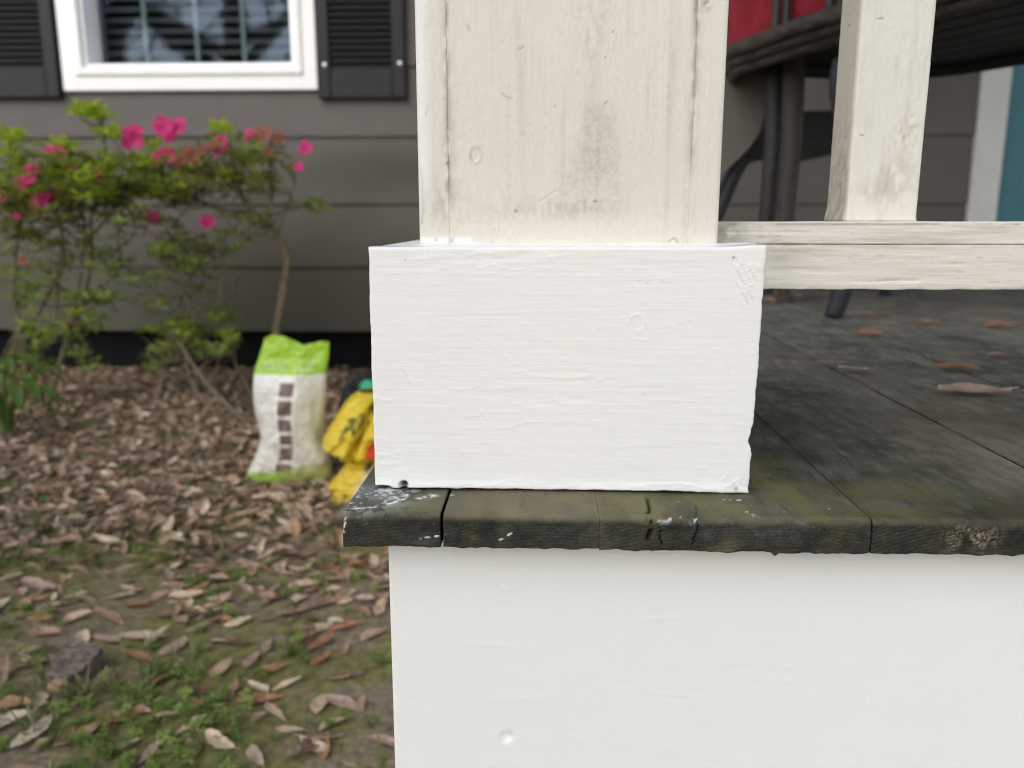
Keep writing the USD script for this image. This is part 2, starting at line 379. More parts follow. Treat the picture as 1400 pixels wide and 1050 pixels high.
mat('printed_film', {'a': ('attribute', {'attribute': 'tint'}), 'g': ('geometry', {}), 'mp': ('mapping', {'scale': (26, 26, 40)}), 'n': ('noise_texture', {'scale': 1.0, 'detail': 4.0}), 'b': ('bump', {'distance': 0.012, 'strength': 0.8}),
                     'p': ('principled_bsdf', {'roughness': 0.33})},
    [('a.color', 'p.base_color'), ('g.position', 'mp.vector'), ('mp.vector', 'n.vector'), ('n.fac', 'b.height'), ('b.normal', 'p.normal')])
mat('window_glass', {'fr': ('fresnel', {'IOR': 1.36}), 't': ('transparent_bsdf', {'color': (0.80, 0.84, 0.84)}), 'gl': ('glossy_bsdf', {'color': (0.62, 0.76, 1.0), 'roughness': 0.04}),
                     'g': ('geometry', {}), 'mp': ('mapping', {'scale': (2.2, 2.2, 2.2)}), 'n': ('noise_texture', {'scale': 1.0, 'detail': 1.0}), 'b': ('bump', {'distance': 0.0012, 'strength': 0.5}), 'mx': ('mix_closure', {})},
    [('g.position', 'mp.vector'), ('mp.vector', 'n.vector'), ('n.fac', 'b.height'), ('b.normal', 'gl.normal'), ('fr.fac', 'mx.fac'), ('t.BSDF', 'mx.closure1'), ('gl.BSDF', 'mx.closure2')], 'mx.closure')

# ------------------------------------------------------------------ ground
rng = np.random.default_rng(7)
DECK = 0.55                                     # height of the porch floor
WALL = 3.85                                     # the house wall


def gh(x, y):
    x, y = np.asarray(x, float), np.asarray(y, float)
    return 0.022 * (FB(x * 3, y * 3, 4, 5) - 0.5) + 0.05 * (FB(x * .7, y * .7, 2, 8) - 0.5) - 0.015 * smooth(y, 2.8, 3.6)


gx = np.unique(np.concatenate([np.linspace(-60, -4, 20), np.linspace(-4, 4, 240), np.linspace(4, 60, 20)]))
gy = np.unique(np.concatenate([np.linspace(-60, 0, 24), np.linspace(0, 4.2, 170), np.linspace(4.2, 60, 20)]))
GX, GY = np.meshgrid(gx, gy, indexing='ij')
obj('ground', (np.stack([GX, GY, gh(GX, GY)], -1).reshape(-1, 3), gridfaces(len(gx), len(gy))), 'soil', smooth=True, kind='structure')

# ------------------------------------------------------------------ house
house = xf('house', (0, 0, 0), label='taupe lap-sided house with white window, black shutters and teal front door', cat='house')
LAPS = [0.2068, 0.5122, 0.7983, 1.0987, 1.40, 1.70, 2.00, 2.30, 2.60, 2.90]
WX0, WX1, WZ0, WZ1 = -2.165, -1.004, 1.277, 2.62          # outer edges of the window frame
DX0, DX1, DZ1 = 1.9096, 3.17, 2.72                        # outer edges of the door frame
holes = [(WX0 + .03, WX1 - .03, WZ0 + .03, WZ1 - .03), (DX0 + .03, DX1 - .03, 0.0, DZ1 - .03)]
for k, (z0, z1) in enumerate(zip(LAPS[:-1], LAPS[1:])):
    xs = np.unique(np.concatenate([np.linspace(-4.2, 4.2, 211), [h[i] for h in holes for i in (0, 1)]]))
    zs = np.unique(np.concatenate([np.linspace(z0 - 0.02, z1, 10), [h[i] for h in holes for i in (2, 3) if z0 - .02 < h[i] < z1]]))
    X, Z = np.meshgrid(xs, zs, indexing='ij')
    u = (Z - zs[0]) / (zs[-1] - zs[0])
    Y = WALL - 0.004 - 0.014 * (1 - u) - 0.004 * (N2(X * 3.1, np.full_like(X, k * 7.0), 3) - .5) * (1 - u)
    Zw = Z + (1 - u) * 0.010 * (N2(X * 2.6, np.full_like(X, k * 5.0), 4) - .5) * (u < .01)
    v = np.stack([X, Y, Zw], -1).reshape(-1, 3)
    cx, cz = (xs[:-1] + xs[1:]) / 2, (zs[:-1] + zs[1:]) / 2
    CXg, CZg = np.meshgrid(cx, cz, indexing='ij')
    keep = np.ones_like(CXg, bool)
    for h in holes:
        keep &= ~((CXg > h[0]) & (CXg < h[1]) & (CZg > h[2]) & (CZg < h[3]))
    kk = np.concatenate([keep.ravel()] * 2)
    f = gridfaces(len(xs), len(zs))[kk]
    n0 = len(v)                                    # the lip underneath
    low = v.reshape(len(xs), len(zs), 3)[:, 0].copy()
    low[:, 1] = WALL
    a = np.arange(len(xs) - 1)
    kb = keep[:, 0]
    f = np.vstack([f, np.stack([a * len(zs), n0 + a, n0 + a + 1], 1)[kb], np.stack([a * len(zs), n0 + a + 1, (a + 1) * len(zs)], 1)[kb]])
    Xf, Zf = np.concatenate([X.ravel(), xs]), np.concatenate([Z.ravel(), np.full(len(xs), zs[0])])
    green = 1.1 * gz(Xf, Zf, (-.72, .93), .42, .10) * (0.4 + FB(Xf * 6, Zf * 14, 4, 9)) + .35 * gz(Xf, Zf, (-.75, .40), .5, .2) * FB(Xf * 5, Zf * 5, 3, 2) + .2 * smooth(FB(Xf * 3, Zf * 4, 4, 13), .5, .8) + (.80 - .35 * smooth(Xf, .2, .8)) * (1 - smooth(Zf + .25 * (FB(Xf * 2.5, Zf * 3, 4, 17) - .5), .25, .95))  # last term: bush and ground shade painted into the low boards, with algae stain
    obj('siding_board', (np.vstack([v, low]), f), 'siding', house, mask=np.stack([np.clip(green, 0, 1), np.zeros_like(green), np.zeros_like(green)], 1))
fx = np.linspace(-4.2, 4.2, 120)
FX, FZ = np.meshgrid(fx, np.linspace(-0.2, 0.23, 9), indexing='ij')
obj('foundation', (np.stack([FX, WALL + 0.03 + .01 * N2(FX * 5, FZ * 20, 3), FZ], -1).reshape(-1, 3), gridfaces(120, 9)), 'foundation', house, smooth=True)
obj('sheathing', cat([box(-4.2, WX0 + .05, WALL + .04, WALL + .13, .2, 3.0), box(WX0 + .05, WX1 - .05, WALL + .04, WALL + .13, .2, WZ0 + .04), box(WX0 + .05, WX1 - .05, WALL + .04, WALL + .13, WZ1 - .04, 3.0),
                      box(WX1 - .05, DX0 + .05, WALL + .04, WALL + .13, .2, 3.0), box(DX1 - .05, 4.2, WALL + .04, WALL + .13, .2, 3.0), box(DX0 + .05, DX1 - .05, WALL + .04, WALL + .13, DZ1 - .05, 3.0)]), 'room_dark', house)
obj('room', cat([box(-4.2, 4.2, 6.9, 7.0, 0, 3), box(-4.2, 4.2, WALL + .14, 6.9, -.1, .3), box(-4.2, -4.1, WALL + .14, 6.9, .3, 3), box(4.1, 4.2, WALL + .14, 6.9, .3, 3), box(-4.1, 4.1, WALL + .14, 6.9, 2.95, 3.0)]), 'room_dark', house)
# roof with an eave over the flower bed
obj('roof', cat([box(-4.7, 4.7, WALL - .40, WALL + 3.4, 2.93, 2.99), (np.array([[-4.7, WALL - .42, 2.995], [4.7, WALL - .42, 2.995], [4.7, 7.3, 4.6], [-4.7, 7.3, 4.6]]), np.array([[0, 1, 2, 3]]))]), 'shingle', house)

# window
win = xf('window', parent=house)
yc = WALL - 0.035


def frame(x0, x1, z0, z1, w, y0, y1, c=.004):
    return cat([box(x0, x0 + w, y0, y1, z0, z1, c), box(x1 - w, x1, y0, y1, z0, z1, c), box(x0 + w, x1 - w, y0, y1, z0, z0 + w, c), box(x0 + w, x1 - w, y0, y1, z1 - w, z1, c)])


obj('casing', frame(WX0, WX1, WZ0, WZ1, .070, yc, WALL + .03), 'vinyl_white', win)
obj('frame', frame(WX0 + .066, WX1 - .066, WZ0 + .066, WZ1 - .066, .034, yc - .012, WALL + .12), 'vinyl_white', win)
obj('sash', frame(WX0 + .098, WX1 - .098, WZ0 + .098, WZ1 - .098, .020, yc + .012, WALL + .125), 'vinyl_white', win)
obj('sash', frame(WX0 + .116, WX1 - .116, WZ0 + .116, WZ1 - .116, .018, WALL + .06, WALL + .13), 'trim_white', win)
GX0, GX1, GZ0, GZ1 = WX0 + .130, WX1 - .130, WZ0 + .130, WZ1 - .130
obj('pane', box(GX0, GX1, WALL + .085, WALL + .089, GZ0, GZ1), 'window_glass', win)
for px in (198, 268, 332):
    x = at(px, 40, 1, WALL + .095)[0]
    obj('muntin', box(x - .010, x + .010, WALL + .093, WALL + .103, GZ0, GZ1, .002), 'muntin_grey', win)
for k in range(22):
    z = GZ0 + .02 + k * .048
    s = box(GX0, GX1, -.024, .024, -.0012, .0012)
    s.apply_transform(trimesh.transformations.rotation_matrix(math.radians(38), [1, 0, 0]))
    s.apply_translation([0, WALL + .16, z])
    obj('blind_slat', s, 'blind_slat', win)


def shutter(x0, x1, z0, z1):
    s = xf('shutter', parent=house)
    y0, y1 = WALL - .050, WALL - .016
    st = .058
    obj('stile', box(x0, x0 + st, y0, y1, z0, z1, .004), 'shutter_black', s)
    obj('stile', box(x1 - st, x1, y0, y1, z0, z1, .004), 'shutter_black', s)
    obj('rail', box(x0 + st, x1 - st, y0 + .003, y1, z0, z0 + .125, .004), 'shutter_black', s)
    obj('rail', box(x0 + st, x1 - st, y0 + .003, y1, z1 - .10, z1, .004), 'shutter_black', s)
    obj('backing', box(x0 + st, x1 - st, y1 - .004, y1 - .001, z0 + .12, z1 - .09), 'shutter_black', s)
    z = z0 + .137
    while z < z1 - .11:
        b = box(x0 + st - .002, x1 - st + .002, -.003, .003, -.017, .017, .0015)
        b.apply_transform(trimesh.transformations.rotation_matrix(math.radians(-38), [1, 0, 0]))
        b.apply_translation([0, (y0 + y1) / 2 + .001, z])
        obj('louvre', b, 'shutter_black', s)
        z += .0275
    return s, y0


shutter(-2.572, -2.177, 1.249, 2.70)
s, y0 = shutter(-1.0025, -.609, 1.239, 2.70)
for px, py in ((444, 89), (547, 87)):
    p = at(px, py, 1, y0)
    c = trimesh.creation.icosphere(2, .011)
    c.apply_scale([1, .45, 1])
    c.apply_translation([p[0], y0, p[2]])
    obj('screw', c, 'screw_metal', s, smooth=True)

# door
obj('door_trim', cat([box(DX0, DX0 + .124, WALL - .034, WALL + .04, DECK, DZ1, .004), box(DX1 - .124, DX1, WALL - .034, WALL + .04, DECK, DZ1, .004), box(DX0 + .124, DX1 - .124, WALL - .034, WALL + .04, DZ1 - .124, DZ1, .004)]), 'trim_white', house)
door = xf('door', parent=house)
d0, d1 = DX0 + .127, DX1 - .127
obj('door_leaf', box(d0, d1, WALL + .012, WALL + .05, DECK + .02, DZ1 - .127, .003), 'door_teal', door)
for x0, x1 in ((d0 + .11, d0 + .40), (d1 - .40, d1 - .11)):
    for z0, z1 in ((DECK + .22, DECK + .85), (DECK + 1.0, DECK + 1.85)):
        obj('raised_panel', box(x0, x1, WALL + .004, WALL + .02, z0, z1, .010), 'door_teal', door)
k = trimesh.creation.icosphere(2, .03)
k.apply_translation([d1 - .06, WALL - .03, DECK + .95])
obj('door_knob', k, 'screw_metal', door, smooth=True)

# ------------------------------------------------------------------ porch: floor boards, skirt, roof
porch = xf('porch', (0, 0, 0), label='wooden porch with weathered dark floor boards over a white painted skirt', cat='porch')
YF, TH = 0.416, 0.0188
edges = [-.1075, -.0528, .0318, .1757, .3108, .4440, .5585, .695, .829]
while edges[-1] < 3.3:
    edges.append(edges[-1] + .1345)


def top(px, py):
    return tuple(at(px, py, 2, DECK)[:2])


def fr(px, py):
    p = at(px, py, 1, YF)
    return (p[0], p[2])


def deck_board(x0, x1, k):
    near = k < 6
    gl, g = {0: (.0006, .0008), 1: (.0007, .00012), 2: (.00012, .0004), 3: (.0004, .0018)}.get(k, (.0020, .0020))
    xs = axis(x0 + gl, x1 - g, .0009 if near else .012, .0022)
    ys = np.concatenate([np.arange(YF + .0045, .47, .0009), np.arange(.47, .80, .003), np.linspace(.80, WALL - .02, 90)]) if near else np.concatenate([np.linspace(YF + .0045, .8, 20), np.linspace(.83, WALL - .02, 60)])
    r = .0045
    fz = np.linspace(0, 1, 26 if near else 6)
    prof = [(WALL - .02, -TH, 0), (YF + .012, -TH, 0)] + [(YF, -TH + a * (TH - r), 1) for a in fz] + [(YF + r - r * math.cos(t), -r + r * math.sin(t), 1) for t in np.linspace(.25, 1.4, 5)] + [(y, 0, 2) for y in ys]
    P = np.array(prof)
    X, J = np.meshgrid(xs, np.arange(len(P)), indexing='ij')
    Y, Z, kind = P[J, 0], P[J, 1], P[J, 2]
    topm, frontm = smooth(Z, -r, 0), 1 - smooth(Z, -r, -r * .2)
    topm = np.where(kind == 0, 0, topm)
    frontm = np.where(kind == 0, 0, frontm)
    d = np.minimum(X - xs[0] + (.0008 if k == 2 else 0), xs[-1] - X + (.0008 if k == 1 else 0))
    rr = .0022 if k > 3 else .0011
    e = rr - np.sqrt(np.maximum(rr ** 2 - np.clip(rr - d, 0, rr) ** 2, 0))
    e = np.minimum(e, .0014)
    gr = FB(X * 260, Y * 14, 3, k + 20) - .5
    lump = FB(X * 22, Y * 22, 3, k + 40) - .5
    e = e * (.6 + .9 * FB((Y - Z) * 160, X * 0 + k, 3, 33))
    dz = topm * (.0009 * gr + .0014 * lump - e)
    # growth rings on the end grain, worn lower edge
    rc = np.hypot((X - (x0 + x1) / 2 - .02) * .55, Z + .075 + .01 * (k % 3))
    ringn = np.sin(rc * 2 * np.pi / .0019 + 7 * FB(X * 30, Z * 90, 3, k))
    dy = frontm * (.0016 * (FB(X * 90, Z * 160, 4, k + 60) - .5) + .0011 * (FB(X * 320, Z * 420, 2, k + 70) - .5) + .00016 * 1.9 * ringn * FB(X * 50, Z * 90, 2, 3) + .0025 * (FB(X * 14, Z * 8, 2, k) - .5) + e)
    ragged = (1 - smooth(Z, -TH, -TH + .006)) * (kind > 0) * .0024 * (FB(X * 120, X * 0 + k, 4, 77) - .5)
    if k == 2:
        ragged = ragged - (1 - smooth(Z, -TH, -TH + .006)) * (kind > 0) * .0022 * np.exp(-((X - fr(1060, 748)[0]) / .0016) ** 2)
    crack = np.zeros_like(X)
    if k < 6:
        cracks = {2: [([(884, 678), (887, 695), (886, 706)], top, .0006, .005), ([(887, 704), (890, 716), (886, 738)], fr, .0008, .006), ([(903, 716), (901, 730), (905, 744)], fr, .0004, .004),
                      ([(952, 706), (953, 722), (947, 745)], fr, .00045, .004), ([(950, 690), (953, 708)], top, .0003, .001)],
                  1: [([(820, 678), (822, 706)], top, .0004, .0008), ([(821, 704), (822, 740)], fr, .0004, .0008), ([(677, 690), (678, 738)], fr, .0005, -.0006)]}.get(k, [])
        for pts, fn, w, dep in cracks:
            q = [fn(*p) for p in pts]
            wob = .0030 * (FB(X * 0 + 5, (Y + Z) * 260, 3, 9) - .5)
            dd = pdist(X + wob, Y if fn is top else Z + DECK, q)
            c = np.exp(-(dd / w) ** 2) * (FB(X * 100, (Y + Z) * 260, 2, 4) > .38)
            if fn is top:
                dz = dz - topm * dep * c
                crack = np.maximum(crack, topm * c * (dep > 0))
            else:
                dy = dy + frontm * dep * c
                crack = np.maximum(crack, frontm * c * (dep > 0))
    V = np.stack([X, Y + dy, DECK + Z + dz + ragged], -1).reshape(-1, 3)
    f = gridfaces(len(xs), len(P))[:, ::-1]
    # masks
    fb1, fb2 = FB(X * 30, Y * 30 + Z * 60, 5, 3), FB(X * 110, Y * 70 + Z * 110, 4, 6)
    strip = np.exp(-((Y - .432) / .030) ** 2)
    moss = topm * (strip * (.34 + .50 * smooth(X, -.05, .02)) * (1 - smooth(X, .16, .26)) * smooth(fb2, .22, .70)
                   + .8 * gz(X, Y, top(1045, 655), .020, .05) * smooth(fb2, .35, .6) + .45 * smooth(fb1, .42, .66) * (1 - smooth(Y, .5, .8)) * (1 - smooth(X, .20, .32)) + .08)
    moss = moss + frontm * (.42 * smooth(fb2, .30, .75) * smooth(fb1, .3, .65) * (1 - .7 * smooth(X, .03, .10)) + .4 * smooth(fb2, .35, .7) * (gz(X, X * 0, (.168, 0), .012, 1) + gz(X, X * 0, (.105, 0), .02, 1) + gz(X, X * 0, (.030, 0), .006, 1)))
    moss = moss + topm * .9 * gz(X, X * 0, (.0318, 0), .0008, 1) * strip
    paintm = np.zeros_like(X)
    if k < 5:
        fb3, wb = FB(X * 520, Y * 420 + Z * 520, 3, 41), .0026 * (FB(X * 240, Y * 240 + Z * 240, 3, 43) - .5)
        pl = topm * (np.maximum(gz(X, Y, top(492, 684), .020, .016), .9 * gz(X, Y, top(520, 672), .022, .008)) * smooth(.5 * fb2 + .5 * fb3, .50, .56) * .8 + .30 * gz(X, Y, top(503, 674), .016, .018) * smooth(fb1, .3, .6))
        edge_d = pdist(X + 1.6 * wb, Y + 1.6 * wb, [top(473, 697), top(520, 693), top(550, 684), top(556, 677)])
        pl = pl + topm * np.exp(-(edge_d / .0011) ** 2) * smooth(fb3, .44, .52)
        pl = pl + topm * (np.exp(-(pdist(X + 2 * wb, Y + 2 * wb, [top(578, 681), top(592, 678)]) / .0026) ** 2) * smooth(fb3, .40, .50))
        for a_, b_ in (((540, 678), (548, 688)), ((900, 707), (930, 706)), ((938, 709), (952, 707)), ((1020, 700), (1034, 706)), ((612, 677), (622, 676)), ((990, 683), (1012, 684))):
            pl = pl + topm * np.exp(-(pdist(X + wb, Y + wb, [top(*a_), top(*b_)]) / .00055) ** 2) * (fb3 > .46)
        for a_, b_ in (((575, 737), (607, 731)), ((684, 738), (698, 730)), ((472, 705), (470, 728)), ((930, 711), (950, 713))):
            pl = pl + frontm * np.exp(-(pdist(X + wb, Z + DECK + wb, [fr(*a_), fr(*b_)]) / .00045) ** 2) * (fb3 > .46)
        pl = pl + topm * (FB(X * 500, Y * 500, 2, 31) > .85) * strip * .8
        paintm = np.clip(pl, 0, 1)
    worn = topm * .25 * smooth(FB(X * 9, Y * 3, 4, 12), .45, .7)
    q = fr(1330, 738)
    worn = worn + frontm * .85 * gz(X, Z + DECK, q, .011, .010) * smooth(FB(X * 1100, Z * 1100, 2, 8), .42, .62) * smooth(FB(X * 120, Z * 120, 2, 18), .25, .5)
    dark = crack
    mk = np.stack([np.clip(moss * (1 - dark), 0, 1), np.clip(paintm, 0, 1), np.clip(worn, 0, 1)], -1).reshape(-1, 3)
    # weathering: old grey away from the edge, sooty algae round the post foot and along the nosing
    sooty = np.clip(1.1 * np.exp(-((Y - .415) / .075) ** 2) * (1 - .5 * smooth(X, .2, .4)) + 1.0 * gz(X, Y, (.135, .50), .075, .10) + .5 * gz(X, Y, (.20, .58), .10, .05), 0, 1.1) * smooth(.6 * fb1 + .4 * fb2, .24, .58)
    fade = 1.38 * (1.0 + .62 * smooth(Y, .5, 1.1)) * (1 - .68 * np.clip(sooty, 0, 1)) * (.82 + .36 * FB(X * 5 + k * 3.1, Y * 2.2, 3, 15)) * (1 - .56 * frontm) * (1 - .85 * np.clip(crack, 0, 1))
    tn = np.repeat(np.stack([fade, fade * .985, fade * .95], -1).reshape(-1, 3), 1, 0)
    # sides
    nP = len(P)
    n0 = len(V)
    for col_ in (0, len(xs) - 1):
        o = col_ * nP + np.arange(nP)
        hi = V[o].copy()
        w = hi.copy()
        w[:, 2] = np.where(P[:, 2] > 1.5, DECK - TH, w[:, 2])
        w[:, 1] = np.where(P[:, 2] < 1.5, np.maximum(w[:, 1], YF + .02), w[:, 1])
        b0, b1 = len(V), len(V) + nP
        V = np.vstack([V, hi, w])
        mk = np.vstack([mk, mk[o] * 0, mk[o] * 0])
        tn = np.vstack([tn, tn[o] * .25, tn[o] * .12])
        a = np.arange(nP - 1)
        f = np.vstack([f, np.stack([b0 + a, b0 + a + 1, b1 + a + 1], 1), np.stack([b0 + a, b1 + a + 1, b1 + a], 1)])
    obj('deck_board', (V, f), 'deck_wood', porch, smooth=True, mask=mk, col=tn)


for k, (a, b) in enumerate(zip(edges[:-1], edges[1:])):
    deck_board(a, b, k)
obj('joist', cat([box(-.06, 3.2, .48 + k * .55, .52 + k * .55, .38, DECK - TH - .001) for k in range(6)]), 'bark', porch)

# skirt
SKY = .4345
sx0 = at(535, 900, 1, SKY)[0]
sxs, szs = axis(sx0, .62, .0014, .002), np.concatenate([np.linspace(-.05, .30, 40, endpoint=False), np.arange(.30, DECK - TH - .0008, .0014)])


def sk(px, py):
    p = at(px, py, 1, SKY)
    return (p[0], p[2])


def skirt_disp(X, Z):
    d = .0005 * (FB(X * 9, Z * 14, 3, 5) - .5) + .00012 * (FB(X * 14, Z * 240, 3, 6) - .5)
    for (px, py, rad, amp) in ((692, 797, .0038, .00025), (1183, 790, .0012, .0003)):
        rr = np.hypot(X - sk(px, py)[0], Z - sk(px, py)[1])
        d += amp * np.exp(-((rr - rad) / .0009) ** 2) - .4 * amp * (rr < rad)
    c = sk(693, 1008)
    d -= .0018 * np.exp(-(np.hypot(X - c[0], Z - c[1]) / .0032) ** 4)
    for px, py, s in ((574, 931, .6), (789, 1011, .9), (841, 996, .7), (908, 940, .5), (1183, 960, 1.0), (1237, 911, .5), (1307, 1008, .5), (1133, 1024, .5), (1229, 1027, .6), (626, 1010, .4)):
        c = sk(px, py)
        d += s * .00045 * np.exp(-(np.hypot(X - c[0], Z - c[1]) / .0009) ** 2)
    for pts in ([(660, 955), (700, 957), (760, 953)], [(820, 940), (890, 946), (960, 953)], [(640, 880), (700, 884)], [(1010, 930), (1040, 928), (1080, 932)], [(1000, 905), (1050, 906), (1080, 912)], [(1160, 794), (1180, 792)], [(680, 820), (705, 822)], [(880, 846), (920, 845)]):
        d += .00016 * np.exp(-(pdist(X, Z, [sk(*p) for p in pts]) / .0009) ** 2)
    return d


V, f, X, Z = panel(sxs, szs, SKY, .02, .0016, skirt_disp)
obj('skirt_board', (V, f), 'skirt_paint', porch, smooth=True, mask=np.zeros((len(V), 3)))
V, f, X, Z = panel(np.linspace(.622, 3.25, 40), np.linspace(-.05, DECK - TH - .001, 12), SKY, .02, .002)
obj('skirt_board', (V, f), 'skirt_paint', porch, smooth=True, mask=np.zeros((len(V), 3)))
obj('side_skirt_board', box(sx0, sx0 + .02, SKY + .021, WALL - .03, -.05, DECK - TH - .001, .002), 'skirt_paint', porch)
# roof over the porch, above the picture
obj('porch_beam', cat([box(-.08, 3.4, .48, .62, 2.72, 2.95, .004), box(-.08, .06, .62, WALL - .05, 2.72, 2.95, .004)]), 'trim_white', porch)
obj('porch_ceiling', box(-.50, 3.5, .14, WALL - .41, 2.955, 2.985), 'ceiling_paint', porch)
obj('porch_roof', box(-.55, 3.55, .08, WALL - .41, 2.99, 3.03), 'shingle', porch)

# ------------------------------------------------------------------ post
post = xf('porch_post', (0, 0, 0), label='square cream porch post with grimy brown streaks on a bright white painted base', cat='post')
YP = .4551                                      # front of the base
PX0, PX1 = -.0958, .1222


def pl(px, py):
    p = at(px, py, 1, YP)
    return (p[0], p[2])


BT = .6905                                      # top of the base
scr = [([(585, 345), (600, 355), (612, 368), (625, 374)], .22, .6), ([(618, 363), (640, 360), (655, 366), (676, 362), (700, 370), (716, 368)], .30, .8), ([(615, 375), (650, 376), (680, 374)], .2, .6),
       ([(628, 345), (640, 349), (655, 346), (690, 350)], .25, .7), ([(740, 352), (780, 348)], .2, .6), ([(647, 455), (676, 475), (700, 495), (722, 513), (745, 515), (770, 518), (800, 515)], .20, .6),
       ([(816, 521), (830, 515), (843, 520), (838, 526)], .35, .6), ([(613, 531), (628, 533), (645, 531), (655, 526)], .38, .7), ([(690, 586), (720, 578), (760, 576), (785, 575)], .25, .6),
       ([(553, 505), (560, 518), (563, 526)], .32, .7), ([(757, 546), (768, 552)], .4, .7), ([(513, 545), (530, 548), (550, 546)], .45, 1.2), ([(514, 575), (530, 573), (545, 575)], .25, .9),
       ([(985, 592), (1000, 578), (1028, 583)], .35, .8), ([(640, 668), (680, 661), (700, 656), (730, 658)], .5, 1.2), ([(860, 665), (900, 663), (930, 661), (965, 668)], .4, 1.0),
       ([(668, 575), (660, 562)], .3, .6), ([(640, 570), (655, 568)], .3, .6), ([(905, 350), (906, 365), (909, 405)], .22, .7), ([(860, 460), (890, 466)], .15, .7), ([(995, 488), (1000, 515)], .22, .6),
       ([(820, 448), (850, 446)], .22, .8), ([(884, 448), (920, 446)], .22, .8), ([(850, 434), (862, 430)], .15, .6), ([(535, 588), (535, 620)], .15, .8), ([(514, 600), (540, 604)], .25, 1.0), ([(515, 622), (545, 626)], .25, 1.0),
       ([(800, 470), (840, 462), (880, 465)], .12, .8), ([(930, 440), (945, 436)], .2, .6), ([(870, 500), (895, 496)], .2, .6), ([(990, 655), (1003, 640)], .35, .9), ([(995, 665), (1010, 655), (1024, 662)], .6, 1.0)]
hatch = [pl(*p) for p in ((997, 372), (1002, 357), (1012, 348), (1046, 343), (1042, 376), (1036, 400), (1029, 416), (1014, 420), (1006, 405))]


def base_disp(X, Z):
    d = .0009 * (FB(X * 12, Z * 16, 3, 2) - .5) + .00016 * (FB(X * 30, Z * 420, 3, 7) - .5) + .00018 * (FB(X * 160, Z * 260, 3, 8) - .5)
    band = smooth(Z, .672, .686) * (1 - smooth(np.abs(X - pl(665, 360)[0]), .03, .05)) * .7 + .5 * gz(X, Z, pl(890, 365), .03, .012) + .6 * gz(X, Z, pl(760, 530), .05, .014) + gz(X, Z, pl(525, 640), .014, .014)
    d = d + .0011 * band * (FB(X * 90, Z * 380, 4, 11) - .5)
    for pts, a, w in scr:
        wob = .0016 * (FB(X * 240, Z * 240, 3, 5) - .5)
        d = d + 0.48e-3 * a * np.exp(-((pdist(X + wob, Z + wob * 1.6, [pl(*p) for p in pts])) / (w * .8e-3)) ** 2) * np.clip(2.2 * FB(X * 260 + a * 90, Z * 260, 2, 19) - .25, 0, 1.2)
    # ring of an old nail head
    c = pl(871, 441)
    rr = np.hypot(X - c[0], Z - c[1])
    d = d + .00020 * np.exp(-((rr - .0044) / .0006) ** 2) * (.45 + .55 * smooth(Z, c[1] - .003, c[1] + .002)) - .00008 * (rr < .0040)
    # combed filler in the upper right corner
    ins = inside(X, Z, hatch)
    a = (X * .87 + Z * .50)
    b = (X * .35 - Z * .94)
    hb = np.clip(pdist(X, Z, hatch + hatch[:1]) / .004, 0, 1) * smooth(FB(X * 130, Z * 130, 3, 27), .28, .5)
    d = d + np.where(ins, hb, 0) * (.00052 * np.sin((a + .0008 * FB(X * 160, Z * 160, 3, 21)) * 2 * np.pi / .0033) * (.3 + 1.2 * FB(X * 200, Z * 200, 2, 23)) + .00008 * np.sin(b * 2 * np.pi / .0021) + .0005 * (FB(X * 260, Z * 260, 3, 4) - .5) + .0002)
    # sagging paint along the foot
    foot = 1 - smooth(Z, .5525, .5575)
    d = d + foot * (.0013 * (FB(X * 70, Z * 180, 3, 14) - .25))
    for px, py, sx_, sz_ in ((524, 667, .0042, .0012), (552, 664, .0024, .0026)):
        c = pl(px, py)
        d = d - .006 * np.exp(-(((X - c[0]) / sx_) ** 2 + ((Z - c[1]) / sz_) ** 2) ** 2)
    return d


def base_xoff(X, Z):
    l, r = 1 - smooth(X, PX0, PX0 + .012), smooth(X, PX1 - .014, PX1)
    t = (BT - Z) / .14
    out = l * (.0014 * (FB(Z * 120, X * 0, 4, 3) - .5) - .0006 * t) + r * (.0022 * (FB(Z * 150, X * 0, 4, 6) - .5) - .0018 * t)
    zc = pl(1028, 596)[1]
    out = out - r * .0026 * np.exp(-((Z - zc) / .006) ** 4) * (FB(Z * 90, X * 0, 3, 2) + .3)
    return out


def base_zoff(X, Z):
    return (1 - smooth(Z, .5500, .5540)) * (.0016 * (FB(X * 120, X * 0, 4, 8) - .5) + .0008 - .0008 * smooth(X, .06, .11)) + smooth(Z, BT - .004, BT) * (.0006 * (FB(X * 60, X * 0, 3, 3) - .5) + .0012 * smooth(X, .095, .118))


V, f, X, Z = panel(axis(PX0, PX1, .0006, .0016), axis(.5505, BT, .0006, .0014), YP, .019, .0016, base_disp, base_xoff, base_zoff)
mk = np.zeros((len(V), 3))
for px, py, sx_, sz_ in ((523, 667, .0042, .0013), (552, 664, .0022, .0026)):
    c = pl(px, py)
    mk[:, 1] = np.maximum(mk[:, 1], np.exp(-(((X - c[0]) / sx_) ** 2 + ((Z - c[1]) / sz_) ** 2) ** 2) * (FB(X * 300, Z * 300, 3, 5) > .25))
mk[:, 1] = np.maximum(mk[:, 1], (1 - smooth(Z, .5506, .5516 + .001 * FB(X * 140, X * 0, 4, 12))) * smooth(FB(X * 90, Z * 0, 4, 9), .40, .50) * .9)
for px, py, s in ((554, 355, .0007), (865, 393, .0004), (886, 386, .0005), (881, 539, .0005), (1003, 352, .0012), (1008, 668, .0020), (538, 658, .0006)):
    c = pl(px, py)
    mk[:, 1] = np.maximum(mk[:, 1], .7 * np.exp(-(np.hypot(X - c[0], Z - c[1]) / (s * .62)) ** 2))
c = pl(1015, 664)
mk[:, 0] = .35 * gz(X, Z, c, .008, .004) * smooth(FB(X * 300, Z * 300, 3, 9), .4, .6)
